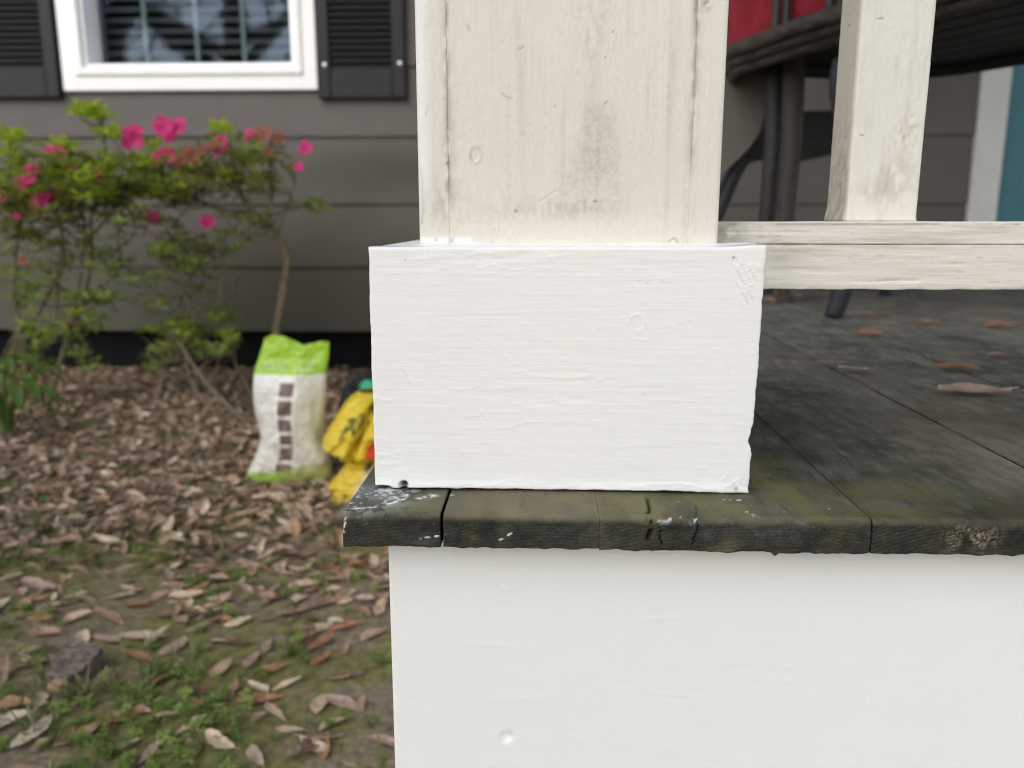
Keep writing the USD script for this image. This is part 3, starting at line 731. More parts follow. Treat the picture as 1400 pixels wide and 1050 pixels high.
mk[:, 2] = np.clip(1 - smooth(Z, .553, .566), 0, 1) * .5 * (1 - np.clip(mk[:, 1] * 1.3, 0, 1))
obj('base_board', (V, f), 'plinth_paint', post, smooth=True, mask=mk)
YQ = YP + .0190                                  # front of the shaft
SX0, SX1 = -.0702, .0997
YB = YQ + (SX1 - SX0)
for nm, b in (('base_board', box(PX0 + .0015, PX0 + .0195, YQ + .0003, YB + .019, .5505, BT, .002)), ('base_board', box(PX1 - .0195, PX1 - .0015, YQ + .0003, YB + .019, .5505, BT, .002)), ('base_board', box(PX0 + .0195, PX1 - .0195, YB, YB + .019, .5505, BT, .002))):
    obj(nm, b, 'plinth_paint', post)
# bead of caulk and paint on the base's upper edge
bx_ = np.linspace(PX0 + .001, PX1 - .001, 260)
bt = np.linspace(0, 1, 9)
BX, BTt = np.meshgrid(bx_, bt, indexing='ij')
rise = .0022 * smooth(BX, PX0, PX0 + .035) + .0004
bz = BT - .0008 + rise * BTt ** 1.5 + .0012 * (FB(BX * 130, BTt * 3, 4, 6) - .5) * np.sin(BTt * np.pi * .9) + .0016 * BTt * (FB(BX * 90, BTt * 0, 4, 3) - .5) * (BTt > .9)
by = YP + .0012 + (YQ + .0006 - YP - .0012) * BTt
obj('caulk_bead', (np.stack([BX, by, bz], -1).reshape(-1, 3), gridfaces(260, 9)), 'caulk', post, smooth=True)


def sp(px, py):
    p = at(px, py, 1, YQ)
    return (p[0], p[2])


zd = np.concatenate([np.arange(BT - .004, .845, .0008), np.linspace(.86, 2.715, 50)])


def post_disp(X, Z):
    d = .0008 * (FB(X * 20, Z * 8, 3, 2) - .5) + .00022 * (FB(X * 420, Z * 40, 3, 3) - .5) + .00022 * (FB(X * 240, Z * 240, 3, 9) - .5)
    c = sp(650, 211)
    rr = np.hypot((X - c[0]) / .0034, (Z - c[1]) / .0046) + .5 * (FB(X * 300, Z * 300, 2, 71) - .5)
    d = d + .00022 * np.exp(-((rr - 1) / .25) ** 2) - .0004 * (rr < .8)
    for pts in ([(686, 125), (700, 135)], [(712, 66), (716, 64)], [(520, 300), (560, 300)], [(725, 270), (760, 285)], [(735, 278), (760, 262)], [(790, 318), (820, 333)], [(760, 322), (775, 330)]):
        d = d - .00022 * np.exp(-(pdist(X, Z, [sp(*p) for p in pts]) / .0006) ** 2)
    low = 1 - smooth(Z, .70, .715)
    d = d + low * .0009 * (FB(X * 60, Z * 260, 4, 8) - .5)
    return d


def post_mask(X, Z):
    fine, mid = FB(X * 500, Z * 160, 3, 5), FB(X * 60, Z * 26, 4, 6)
    vert = FB(X * 260, Z * 12, 4, 7)
    r = .16 * smooth(vert, .52, .75) * smooth(mid, .35, .7) + .05 + .13 * smooth(FB(X * 700, Z * 420, 3, 25), .55, .72) * smooth(mid, .3, .6)
    # grime in the two joints
    for px, y1 in ((612, 300), (948, 262)):
        x = sp(px, 150)[0]
        wob = .0007 * (FB(Z * 40, X * 0, 3, px) - .5)
        s = smooth(Z, sp(px, y1)[1], sp(px, y1 - 70)[1])
        r = r + s * (.42 * np.exp(-((X - x + wob) / .0014) ** 2) + .22 * np.exp(-((X - x + wob * 2) / .0040) ** 2)) * smooth(fine, .25, .6)
    r = r + .45 * smooth(Z, sp(960, 60)[1], sp(960, 0)[1]) * np.exp(-((X - sp(951, 0)[0]) / .0014) ** 2)
    # the triangular smudge
    c = sp(812, 225)
    tri = smooth(Z, sp(0, 305)[1], sp(0, 285)[1]) * (1 - smooth(Z, sp(0, 170)[1], sp(0, 130)[1])) * np.exp(-((X - c[0] + .10 * (c[1] - Z)) / (.010 + .22 * np.clip(c[1] + .02 - Z, 0, .06))) ** 4)
    r = r + .20 * tri * smooth(FB(X * 60, Z * 50, 4, 8), .2, .65) + .17 * tri * smooth(FB(X * 620, Z * 520, 3, 5), .42, .66)
    r = r + .34 * gz(X, Z, sp(605, 275), .009, .014) * smooth(fine, .3, .6) + .15 * gz(X, Z, sp(680, 130), .022, .05) * smooth(vert, .45, .7) + .16 * gz(X, Z, sp(905, 140), .02, .06) * smooth(vert, .45, .7) + .22 * gz(X, Z, sp(810, 40), .008, .022) * smooth(fine, .4, .65) + .22 * gz(X, Z, sp(740, 285), .035, .006) * smooth(fine, .35, .6)
    c = sp(650, 211)
    rr = np.hypot((X - c[0]) / .0034, (Z - c[1]) / .0046)
    r = r + .28 * (rr < 1.0) * smooth(fine, .3, .6) + .16 * np.exp(-((rr - 1) / .22) ** 2)
    r = r + .75 * gz(X, Z, sp(966, 6), .0026, .0034) * smooth(FB(X * 500, Z * 500, 2, 4), .35, .5)
    g = np.zeros_like(r)
    for px, py, s in ((705, 288, .0008), (814, 275, .0007), (758, 145, .0004), (838, 43, .0005), (827, 78, .0004), (612, 223, .0008), (617, 329, .0016), (596, 328, .0009)):
        c = sp(px, py)
        g = np.maximum(g, .85 * np.exp(-(np.hypot(X - c[0], Z - c[1]) / s) ** 2))
    for pts in ([(686, 127), (690, 131), (700, 135)], [(710, 67), (716, 64)], [(584, 145), (582, 160)], [(576, 230), (578, 290), (577, 305)], [(914, 330), (922, 325), (930, 335)], [(820, 335), (850, 334)], [(826, 142), (831, 138)], [(639, 33), (642, 42)]):
        g = np.maximum(g, .45 * np.exp(-(pdist(X, Z, [sp(*p) for p in pts]) / .00045) ** 2))
    b = .55 * (1 - smooth(X, SX0 + .004, SX0 + .010)) * smooth(Z, .70, .74) + .5 * (1 - smooth(Z, .694, .697)) * (X < -.04)  # left edge term: sky light painted into the colour; low term: white paint
    return np.stack([np.clip(r, 0, .9), np.clip(g, 0, 1), np.clip(b, 0, 1)], -1)


j0, j1 = sp(612, 150)[0], sp(948, 150)[0]
for nm, a, b, r in (('face_board', j0, j1, (.0004, .0004, .0004)), ('corner_strip', SX0, j0, (.0034, .0003, .0003)), ('corner_strip', j1, SX1, (.0003, .0024, .0003))):
    def pd(X, Z, a=a, b=b):
        o = post_disp(X, Z)
        return o
    V, f, X, Z = panel(axis(a, b, .0008, max(r)), zd, YQ, .018, r, pd)
    obj(nm, (V, f), 'post_paint', post, smooth=True, mask=post_mask(X, Z))
obj('side_board', box(SX0 + .0002, SX0 + .018, YQ + .0183, YB, BT - .004, 2.715, .002), 'post_paint', post)
obj('side_board', box(SX1 - .018, SX1 - .0002, YQ + .0183, YB, BT - .004, 2.715, .002), 'post_paint', post)

# ------------------------------------------------------------------ railing
rail = xf('porch_railing', (0, 0, 0), label='weathered cream porch railing joined to the right side of the post', cat='railing')
YR = .515


def rp(px, py):
    p = at(px, py, 1, YR)
    return (p[0], p[2])


zb, zm, zt = rp(1200, 396)[1], rp(1200, 334)[1], .7042


def rail_disp(X, Z):
    return .0011 * (FB(X * 14, Z * 60, 3, 2) - .5) + .0006 * (FB(X * 24, Z * 420, 4, 3) - .5) + .0004 * (FB(X * 200, Z * 200, 3, 4) - .5) - .0006 * smooth(FB(X * 20, Z * 500, 3, 12), .66, .72)


def rail_mask(X, Z):
    fine, gr = FB(X * 200, Z * 300, 4, 5), FB(X * 22, Z * 420, 3, 6)
    r = .06 + .20 * smooth(gr, .5, .7) * smooth(FB(X * 30, Z * 30, 3, 2), .35, .65) + .35 * gz(X, Z, rp(1060, 350), .012, .008) * fine + .5 * np.exp(-((Z - zb) / .0018) ** 2) * fine + .3 * gz(X, Z, rp(1090, 345), .02, .004) * fine + .35 * np.exp(-((Z - zm) / .0009) ** 2) * smooth(fine, .25, .6)
    r = r + .6 * gz(X, Z, rp(990, 320), .012, .012) * smooth(fine, .3, .55)
    g = .25 * (smooth(FB(X * 90, Z * 900, 3, 8), .70, .76)) + .5 * np.exp(-((Z - zt + .0015) / .0006) ** 2) * smooth(FB(X * 60, X * 0, 3, 4), .4, .55)
    return np.stack([np.clip(r, 0, .9), np.clip(g, 0, 1), np.zeros_like(r)], -1)


zr = lambda X, Z: (1 - smooth(Z, zb, zb + .004)) * .0016 * (FB(X * 70, X * 0, 4, 6) - .5)
V, f, X, Z = panel(axis(SX1 - .002, .55, .0010, .001), axis(zb, zm - .0001, .0010, .0012), YR, .062, (.0005, .0005, .0010), rail_disp, zoff=zr)
obj('bottom_rail', (V, f), 'rail_paint', rail, smooth=True, mask=rail_mask(X, Z))
V, f, X, Z = panel(axis(SX1 - .002, .55, .0010, .001), axis(zm + .0001, zt, .0008, .0012), YR - .0004, .0325, (.0005, .0005, .0009), rail_disp, zoff=lambda X, Z: smooth(Z, zt - .004, zt) * .0010 * (FB(X * 60, X * 0, 4, 6) - .5))
obj('bottom_fillet', (V, f), 'rail_paint', rail, smooth=True, mask=rail_mask(X, Z))
for nm, b in (('bottom_rail', box(.552, 3.2, YR, YR + .062, zb, zm)), ('bottom_fillet', box(.552, 3.2, YR - .0008, YR + .03, zm + .0005, zt)), ('top_rail', box(SX1 + .001, 3.2, YR - .01, YR + .078, 1.40, 1.44, .004))):
    obj(nm, b, 'rail_paint', rail)
YBf = .5475                                     # front of the balusters, standing behind the fillet
bal0, bal1 = at(1166, 150, 1, YBf)[0], at(1268, 150, 1, YBf)[0]
BW, BD = bal1 - bal0, .036


def bal_mesh(x0, near):
    zs = np.concatenate([np.arange(zm - .002, .86, .0009), np.linspace(.87, 1.398, 10)]) if near else np.linspace(zm, 1.398, 14)
    # closed loop round the section, corners rounded
    r = .0024
    st = .0009 if near else .008
    pts = []
    cs = [(x0 + r, YBf + r, 180), (x0 + BW - r, YBf + r, 270), (x0 + BW - r, YBf + BD - r, 0), (x0 + r, YBf + BD - r, 90)]
    for k, (cx_, cy_, a0) in enumerate(cs):
        for t in np.linspace(0, 90, 6):
            a = math.radians(a0 + t)
            pts.append((cx_ + r * math.cos(a), cy_ + r * math.sin(a), math.cos(a), math.sin(a)))
        n = cs[(k + 1) % 4]
        e = np.array(pts[-1][:2])
        a = math.radians(n[2])
        s_ = np.array([n[0] + r * math.cos(a), n[1] + r * math.sin(a)])
        m_ = int(np.linalg.norm(s_ - e) / st)
        for t in np.linspace(0, 1, m_ + 2)[1:-1]:
            q = e + (s_ - e) * t
            pts.append((q[0], q[1], math.cos(a), math.sin(a)))
    P = np.array(pts)
    J, Z = np.meshgrid(np.arange(len(P)), zs, indexing='ij')
    X, Y, nx, ny = P[J, 0], P[J, 1], P[J, 2], P[J, 3]
    d = .0007 * (FB(X * 30 + Y * 9, Z * 16, 3, 2) - .5) + .00035 * (FB(X * 300 + Y * 300, Z * 80, 3, 3) - .5) + .0005 * (FB(X * 260 + Y * 90, Z * 260, 3, 5) - .5)
    d = d + .0035 * (1 - smooth(Z, .7045, .7160)) * (nx < -.5) * FB(Y * 60, Z * 120, 3, 5) + .0010 * (1 - smooth(Z, .702, .708))
    V = np.stack([X + nx * d, Y + ny * d, Z], -1).reshape(-1, 3)
    f = gridfaces(len(P), len(zs))
    n = len(P)
    a = np.arange(len(zs) - 1)
    o, q = (n - 1) * len(zs), 0
    f = np.vstack([f, np.stack([o + a, q + a, q + a + 1], 1), np.stack([o + a, q + a + 1, o + a + 1], 1)])
    sm = lambda p: at(p[0], p[1], 1, YBf)[[0, 2]]
    fine = FB(X * 300 + Y * 230, Z * 160 + Y * 170, 4, 5)
    rm = .05 + .16 * smooth(FB(X * 240, Z * 30, 4, 7), .52, .7)
    rm = rm + .26 * gz(X, Z, sm((1228, 235)), .016, .014) * smooth(fine, .38, .62) + .45 * gz(X, Z, sm((1240, 180)), .008, .012) * smooth(FB(X * 600, Z * 300, 3, 51), .4, .7) + .25 * gz(X, Z, sm((1200, 265)), .018, .008) * smooth(fine, .4, .6)
    rm = rm + .35 * (nx < -.5) * smooth(fine, .35, .65) * (1 - smooth(Z, .72, .80)) + .15 * (nx < -.5)
    rm = rm + .6 * (1 - smooth(Z, .7042, .7056))
    gm = .6 * smooth(FB(X * 260 + Y * 180, Z * 260, 2, 15), .82, .85) + .5 * (1 - smooth(Z, .7040, .7050)) * smooth(fine, .35, .5)
    return (V, f), np.stack([np.clip(rm, 0, .9), np.clip(gm, 0, 1), np.zeros_like(rm)], -1).reshape(-1, 3)


for k in range(12):
    me, mk = bal_mesh(bal0 + k * .162, k == 0)
    obj('baluster', me, 'baluster_paint', rail, smooth=True, mask=mk)

# ------------------------------------------------------------------ chairs on the porch
ch = xf('porch_chair', (0, 0, 0), label='dark slatted wooden porch chair with a red cushion, right behind the railing', cat='chair')
SZ = 1.0


def seat_pt(px, py, z=SZ):
    return at(px, py, 2, z)


curve = spline([seat_pt(992, 92), seat_pt(1000, 75), seat_pt(1040, 60), seat_pt(1090, 42), seat_pt(1155, 22), seat_pt(1283, -18), seat_pt(1400, -52), seat_pt(1520, -90)], 60)
# moulded front rail of three rounded strips
for k in range(3):
    off = np.array([.010 * k, .018 * k - .018, -.012 * k + .004])
    obj('seat_rail', tube(curve + off, .0125, 8), 'chair_wood', ch, smooth=True)
back = spline([seat_pt(1000, 88), seat_pt(1060, 90), seat_pt(1160, 94), seat_pt(1280, 92), seat_pt(1400, 73), seat_pt(1520, 50)], 40)
c2, b2 = curve[np.linspace(0, len(curve) - 1, 40).astype(int)], back[np.linspace(0, len(back) - 1, 40).astype(int)]
for k in range(9):
    t0, t1 = (k + .08) / 9, (k + .92) / 9
    a, b = c2 + (b2 - c2) * t0, c2 + (b2 - c2) * t1
    n = len(a)
    V = np.vstack([a, b, a + [0, 0, .018], b + [0, 0, .018]])
    i = np.arange(n - 1)
    q = np.vstack([np.stack([o0 + i, o0 + i + 1, o1 + i + 1, o1 + i], 1) for o0, o1 in ((0, n), (n, 3 * n), (3 * n, 2 * n), (2 * n, 0))])
    obj('seat_slat', (V, q), 'chair_dark', ch)
obj('seat_rail', tube(back + [0, 0, -.004], .016, 8), 'chair_dark', ch, smooth=True)
for px in (1031, 1091, 1149, 1207, 1265, 1323, 1381):
    i = int(np.argmin(np.abs(np.array([(p[0] - curve[0][0]) for p in curve]) - (seat_pt(px, 90 - (px - 992) * .28)[0] - curve[0][0]))))
    p = curve[i] + [0, .012, .0]
    for s in (-.008, .008):
        obj('spindle', tube([p + [s, 0, 0], p + [s, .01, .42]], .0075, 7), 'chair_dark', ch, smooth=True)
obj('top_rail', tube(curve + [0, .01, .43], .014, 8), 'chair_wood', ch, smooth=True)
# cushion: a plump slab standing inside the spindles
cu = np.array([curve[i] + np.array([.014, .075, .0]) for i in np.linspace(4, len(curve) - 6, 30).astype(int)])
U, Vv = np.meshgrid(np.linspace(0, 1, 30), np.linspace(0, 1, 20), indexing='ij')
fr_ = cu[np.arange(30)][:, None, :] + np.zeros((30, 20, 1)) + np.stack([np.zeros_like(Vv), np.zeros_like(Vv), .015 + .40 * Vv], -1)
bul = (np.sin(np.pi * np.clip(U, 0.0, 1)) * np.sin(np.pi * Vv)) ** .35 * (.040 + .02 * np.sin(U * 26) * .3)
nrm = np.array([.25, .97, 0])
A = fr_ - nrm * bul[..., None]
B = fr_ + nrm * bul[..., None]
obj('cushion', cat([(A.reshape(-1, 3), gridfaces(30, 20)), (B.reshape(-1, 3), gridfaces(30, 20))]), 'red_cloth', ch, smooth=True)


def at_y(pts, y, dy=None):
    return np.array([at(px, py, 1, y + (0 if dy is None else dy[i])) for i, (px, py) in enumerate(pts)])


leg = at_y([(1138, 436), (1150, 402), (1172, 330), (1176, 250), (1158, 170), (1150, 120), (1156, 82)], 1.334)
leg[0][2] = DECK
obj('leg', tube(spline(leg, 30), np.linspace(.014, .019, len(spline(leg, 30))), 10), 'chair_dark', ch, smooth=True)
for (x, y, dx, dy) in ((.714, 1.731, -.05, -.05), (1.02, 1.33, .04, .06), (1.10, 1.72, .02, -.04)):
    obj('leg', tube([(x, y, DECK), (x + dx, y + dy, SZ)], [.012, .018], 10), 'chair_dark', ch, smooth=True)

ch2 = xf('porch_chair', (0, 0, 0), label='brown porch chair with a taupe cloth back, farther away against the house wall', cat='chair')
y2 = 1.60
foot = at(1072, 414, 2, DECK)
l = np.array([[foot[0], foot[1], DECK + .012], at(1073, 300, 1, foot[1]), at(1083, 190, 1, foot[1]), at(1086, 80, 1, foot[1]), at(1087, 20, 1, foot[1])])
obj('leg', tube(l, [.012, .017, .019, .020, .020], 10), 'chair_brown', ch2, smooth=True)
obj('leg', tube(l + [-.020, .05, 0], [.012, .016, .018, .018, .018], 10), 'chair_dark', ch2, smooth=True)
cap = trimesh.creation.cylinder(.017, .014)
cap.apply_translation([foot[0], foot[1], DECK + .007])
obj('foot_cap', cap, 'chair_wood', ch2)


def slab(pts, y, th, dn=None):
    """A flat plate seen from the front, its outline given by pixels of the photograph at depth y, th metres thick."""
    from shapely import Polygon
    P = at_y(pts, y)
    m_ = trimesh.creation.extrude_polygon(Polygon(P[:, [0, 2]]), th, engine='earcut')
    v = np.array(m_.vertices)
    return np.stack([v[:, 0], y + v[:, 2], v[:, 1]], 1), np.array(m_.faces)


obj('seat', slab([(1046, 150), (1098, 152), (1140, 151), (1180, 152), (1180, 202), (1140, 199), (1090, 199), (1060, 200), (1060, 214), (1014, 220), (1026, 200), (1036, 188)], 1.78, .45), 'chair_dark', ch2)
obj('sling_back', slab([(900, 60), (1064, 70), (1061, 95), (1050, 140), (1040, 178), (1026, 200), (1010, 217), (988, 237), (960, 262), (900, 300)], 1.72, .012), 'taupe_cloth', ch2)
obj('leg', tube(spline(at_y([(1020, 212), (1006, 232), (990, 268), (976, 300), (950, 350)], 1.76), 20), .016, 8), 'chair_dark', ch2, smooth=True)
obj('arm_bracket', tube(at_y([(1050, 117), (1084, 117)], 1.66), .010, 8), 'chair_dark', ch2, smooth=True)
obj('arm', box(foot[0] - .06, foot[0] + .03, 1.55, 2.1, 1.14, 1.165, .006), 'chair_brown', ch2)
obj('leg', tube([(foot[0] + .55, 1.62, DECK), (foot[0] + .52, 1.62, 1.14)], .02, 8), 'chair_brown', ch2, smooth=True)

# ------------------------------------------------------------------ leaves
def leaf(L, W, curl, bend, seed, n=9):
    """A dry leaf lying along x, curled up at its sides and bent, with a short stalk."""
    r = np.random.default_rng(seed)
    u = np.linspace(0, 1, n)
    w = W * np.sin(np.pi * np.clip(u * .96 + .02, 0, 1) ** .85) ** .8 * (1 + .12 * r.normal(size=n))
    w[0] = w[-1] = .0006
    rows = []
    for k in range(n):
        for s in (-1, -.5, 0, .5, 1):
            a = s * curl
            rows.append([(u[k] - .5) * L, math.sin(a) / max(curl, .05) * w[k] / 2 + .10 * W * math.sin(u[k] * 5 + seed), (1 - math.cos(a)) / max(curl, .05) * w[k] / 2 + bend * L * (u[k] - .5) ** 2 * (1 + .5 * s * r.uniform(-1, 1))])
    v = np.array(rows)
    f = gridfaces(n, 5)
    st = tube([[L * .49, .10 * W * math.sin(5 + seed), bend * L * .25], [L * .62, .14 * W, bend * L * .30]], .0007, 4)
    return cat([(v, f), st])


LEAVES = [(.066, .025, .6, .14), (.058, .027, 1.0, .22), (.070, .023, .5, .24), (.050, .022, 1.3, .15), (.060, .030, .7, -.2), (.076, .031, .8, .2)]
used = []
ex = random.Random(5)


def leaf_copy(x, y, rot, tilt, roll, size, kind, tone, label, group=None, z=None):
    """One leaf as a thing of its own; every kind is built once and referenced after that."""
    M = trimesh.transformations.euler_matrix(roll, tilt, rot, 'sxyz')
    M[:3, :3] *= size
    M[:3, 3] = [x, y, (float(gh(x, y)) + .004 if z is None else z)]
    x_ = UsdGeom.Xform.Define(stage, numbered('fallen_leaf'))
    p = x_.GetPrim()
    if (kind, tone) not in protos:
        obj('blade', leaf(*LEAVES[kind], seed=kind + 3), f'{tone}_dry_leaf', p, smooth=True)
        protos[kind, tone] = p
    else:
        p.GetReferences().AddInternalReference(protos[kind, tone].GetPath())
        p.SetInstanceable(True)
    x_.ClearXformOpOrder()
    (x_.GetTransformOp() if x_.GetPrim().HasAttribute('xformOp:transform') and False else x_.AddTransformOp()).Set(Gf.Matrix4d(*map(float, M.T.ravel())))
    return tag(p, label=label, cat='leaf', group=group)


protos = {}
# leaves one can point at near the camera: pixel, length in pixels, angle in the picture, kind, tone, own label
seen = [(438, 962, 42, 95, 4, 'tan', 'upright oval tan leaf alone on bare soil near the white skirt'), (300, 1015, 58, -18, 5, 'tan', 'largest tan leaf at the bottom, just below the clover patch'), (372, 915, 44, 20, 0, 'rust', ''), (392, 937, 40, 25, 2, 'tan', ''), (355, 958, 60, 15, 2, 'rust', 'rust leaf with a pointed tip beside the dark seedling'), (375, 975, 46, -30, 0, 'tan', ''), (240, 802, 40, -5, 2, 'tan', ''), (195, 872, 62, 0, 2, 'tan', 'long tan leaf lowest in the leaf cluster right of the bark piece'),
        (215, 873, 40, 60, 1, 'pale', 'pale leaf standing up in the leaf cluster right of the bark piece'), (238, 886, 44, 55, 5, 'pinkish', 'pinkish leaf at the right end of the cluster beside the bark piece'), (190, 900, 60, -12, 2, 'rust', ''), (150, 846, 62, -20, 2, 'brown', 'long brown leaf just above the bark piece'), (106, 1003, 40, -25, 0, 'rust', 'rust coloured leaf below the bark piece near the picture bottom'), (268, 838, 36, -5, 3, 'tan', ''), (288, 838, 34, 40, 4, 'tan', ''), (55, 802, 60, -4, 5, 'pinkish', 'long pinkish leaf at the left edge above the bark piece'), (20, 965, 50, -5, 1, 'rust', 'curled rust leaf at the left edge under the bark piece'),
        (45, 1005, 58, 80, 5, 'pale', 'pale broad leaf hanging upright at the bottom left corner'), (8, 990, 54, 20, 1, 'pale', 'pale leaf cut by the left edge at the bottom'), (62, 867, 44, 0, 1, 'brown', ''), (40, 893, 30, 60, 3, 'pale', ''), (188, 828, 34, 5, 4, 'rust', ''), (297, 878, 30, 0, 4, 'tan', ''), (365, 885, 30, 85, 1, 'pinkish', ''), (420, 870, 44, 25, 2, 'brown', ''), (440, 880, 50, 50, 5, 'rust', ''), (355, 983, 30, 60, 3, 'pinkish', ''),
        (396, 1000, 44, -6, 0, 'tan', ''), (440, 1012, 54, 12, 2, 'brown', ''), (410, 1030, 50, 40, 1, 'pinkish', ''), (350, 1035, 46, -40, 0, 'pinkish', ''), (520, 832, 36, 70, 1, 'tan', ''), (510, 868, 40, 40, 4, 'brown', ''), (250, 792, 40, -10, 0, 'tan', ''), (105, 845, 36, 20, 1, 'tan', ''), (470, 858, 46, 12, 2, 'rust', ''), (300, 792, 30, 10, 3, 'tan', ''), (500, 838, 32, -50, 0, 'brown', ''),
        (170, 980, 60, 12, 0, 'rust', ''), (190, 975, 40, -4, 3, 'brown', ''), (410, 818, 32, 70, 4, 'tan', 'tan leaf standing on edge above the mossy strip'), (325, 852, 40, 15, 0, 'tan', ''), (270, 860, 34, 30, 0, 'pinkish', ''), (60, 847, 40, 5, 2, 'rust', ''), (255, 815, 50, 8, 5, 'tan', ''), (345, 905, 40, 70, 1, 'pinkish', ''), (455, 990, 40, 30, 4, 'tan', ''), (395, 840, 46, 5, 5, 'brown', '')]


def yard(tone):
    return f'{tone} dry leaf fallen on the bare mossy ground of the yard', f'{tone} fallen leaves on the yard'


n_ind = 0
for px, py, L_, ang, kd, tone, lab in seen:
    p = at(px, py, 2, .004)
    p = at(px, py, 2, float(gh(p[0], p[1])) + .004)
    size = L_ / F * np.linalg.norm(p - EYE) / LEAVES[kd][0] * (.86 + .2 * abs(math.sin(math.radians(ang))))
    g_ = math.atan2(math.sin(math.radians(ang)) / .6, math.cos(math.radians(ang)))
    a, b = (lab, None) if lab else yard(tone)
    leaf_copy(p[0], p[1], g_, ex.uniform(-.15, .15), ex.uniform(-.3, .3), size, kd, tone, a, b, z=float(gh(p[0], p[1])) + .006)
    n_ind += 1
# the rest at random: the nearest ones become things, the others one litter
pts = []
while len(pts) < 21000:
    x, y = rng.uniform(-3.4, -.05), rng.uniform(.75, 3.9)
    dens = .075 + .95 * smooth(y, 1.2, 2.1)
    dens *= .25 + 1.2 * FB(x * 2.2, y * 2.2, 3, 3)
    if x > -.10 and y > .45:
        continue
    if rng.uniform() < dens:
        pts.append((x, y))
pts = np.array(pts)
dcam = np.hypot(pts[:, 0], pts[:, 1])
inview = np.abs(pts[:, 0] + pts[:, 1] * .036) < pts[:, 1] * .70
order = np.argsort(np.where(inview & (pts[:, 0] < -.10 - .05 * pts[:, 1]), dcam, 99))
tones = list(TONES)
for i in order[:300 - n_ind]:
    x, y = pts[i]
    tone = tones[int(rng.choice(6, p=[.22, .32, .14, .14, .04, .14]))]
    leaf_copy(x, y, rng.uniform(0, 6.28), rng.normal(0, .15), rng.normal(0, .25), rng.uniform(.55, 1.0), int(rng.integers(0, 6)), tone, *yard(tone))
rest = order[300 - n_ind:]


def instancer(name, protos_, pos, quats, scales, idx, **kw):
    pi = UsdGeom.PointInstancer.Define(stage, numbered(name))
    paths = []
    for k, (me, ma) in enumerate(protos_):
        q = usdkit.mesh(stage, f'{pi.GetPath()}/kind_{k}' if False else f'{pi.GetPath()}/{kw.get("pname", "piece")}{"" if k == 0 else f"_{k:03d}"}', me, f'/World/Looks/{ma}', True)
        q.CreateDoubleSidedAttr(True)
        paths.append(q.GetPath())
    pi.CreatePrototypesRel().SetTargets(paths)
    pi.CreatePositionsAttr(Vt.Vec3fArray.FromNumpy(np.asarray(pos, np.float32)))
    pi.CreateOrientationsAttr(Vt.QuathArray([Gf.Quath(float(w), float(x), float(y), float(z)) for w, x, y, z in quats]))
    pi.CreateScalesAttr(Vt.Vec3fArray.FromNumpy(np.repeat(np.asarray(scales, np.float32)[:, None], 3, 1)))
    pi.CreateProtoIndicesAttr(Vt.IntArray.FromNumpy(np.asarray(idx, np.int32)))
    kw.pop('pname', None)
    return tag(pi.GetPrim(), **kw)


def quats(n, tilt, r):
    q = []
    for _ in range(n):
        q.append(trimesh.transformations.quaternion_from_euler(r.normal(0, tilt), r.normal(0, tilt), r.uniform(0, 6.28), 'sxyz'))
    return q


P = pts[rest]
instancer('leaf_litter', [(leaf(*a, seed=k + 20, n=6), 'litter_leaf') for k, a in enumerate(LEAVES)], np.column_stack([P, gh(P[:, 0], P[:, 1]) + rng.uniform(.002, .022, len(P))]), quats(len(P), .35, rng), .32 + .66 * rng.uniform(0, 1, len(P)) ** 1.3, rng.integers(0, 6, len(P)),
          label='carpet of dry brown leaves covering the flower bed below the house wall', cat='leaves', kind='stuff', pname='leaf')

# leaves on the porch floor
on_deck = [(1190, 458, 34, -15, 1, 'rust', 'curled orange-brown leaf on the porch floor beside the chair leg'), (1130, 498, 40, -4, 0, 'tan', 'small tan leaf lying across a floor board gap nearest the post base'), (1165, 506, 34, -6, 2, 'tan', 'thin pale leaf right of the gap leaf near the post base'),
           (1305, 505, 44, -12, 3, 'rust', 'flat brown leaf bridging the middle floor board gap'), (1330, 537, 84, -4, 2, 'pinkish', 'long pinkish brown leaf, largest on the porch floor'), (1366, 486, 26, -10, 4, 'pinkish', 'small pinkish leaf lying alone between two board gaps'),
           (1362, 446, 30, -4, 1, 'rust', 'orange leaf near the right edge under the railing'), (1388, 447, 26, 5, 3, 'brown', 'dark curled leaf touching the orange leaf under the railing'), (1198, 434, 46, -3, 2, 'brown', 'dull tan leaf behind the foot of the porch chair'),
           (1270, 441, 26, 0, 0, 'brown', 'faded leaf in the far part of the porch floor'), (1052, 413, 22, -10, 3, 'rust', 'reddish brown leaf beside the far chair foot'), (1110, 405, 36, 0, 2, 'tan', 'pale leaf between the two chair feet')]
for px, py, L_, ang, kd, tone, lab in on_deck:
    p = at(px, py, 2, DECK + .003)
    a = math.radians(ang)
    leaf_copy(p[0], p[1], a, ex.uniform(-.06, .06), ex.uniform(-.35, .35), L_ / F * np.linalg.norm(p - EYE) / LEAVES[kd][0], kd, tone, lab, None, z=DECK + .0045)

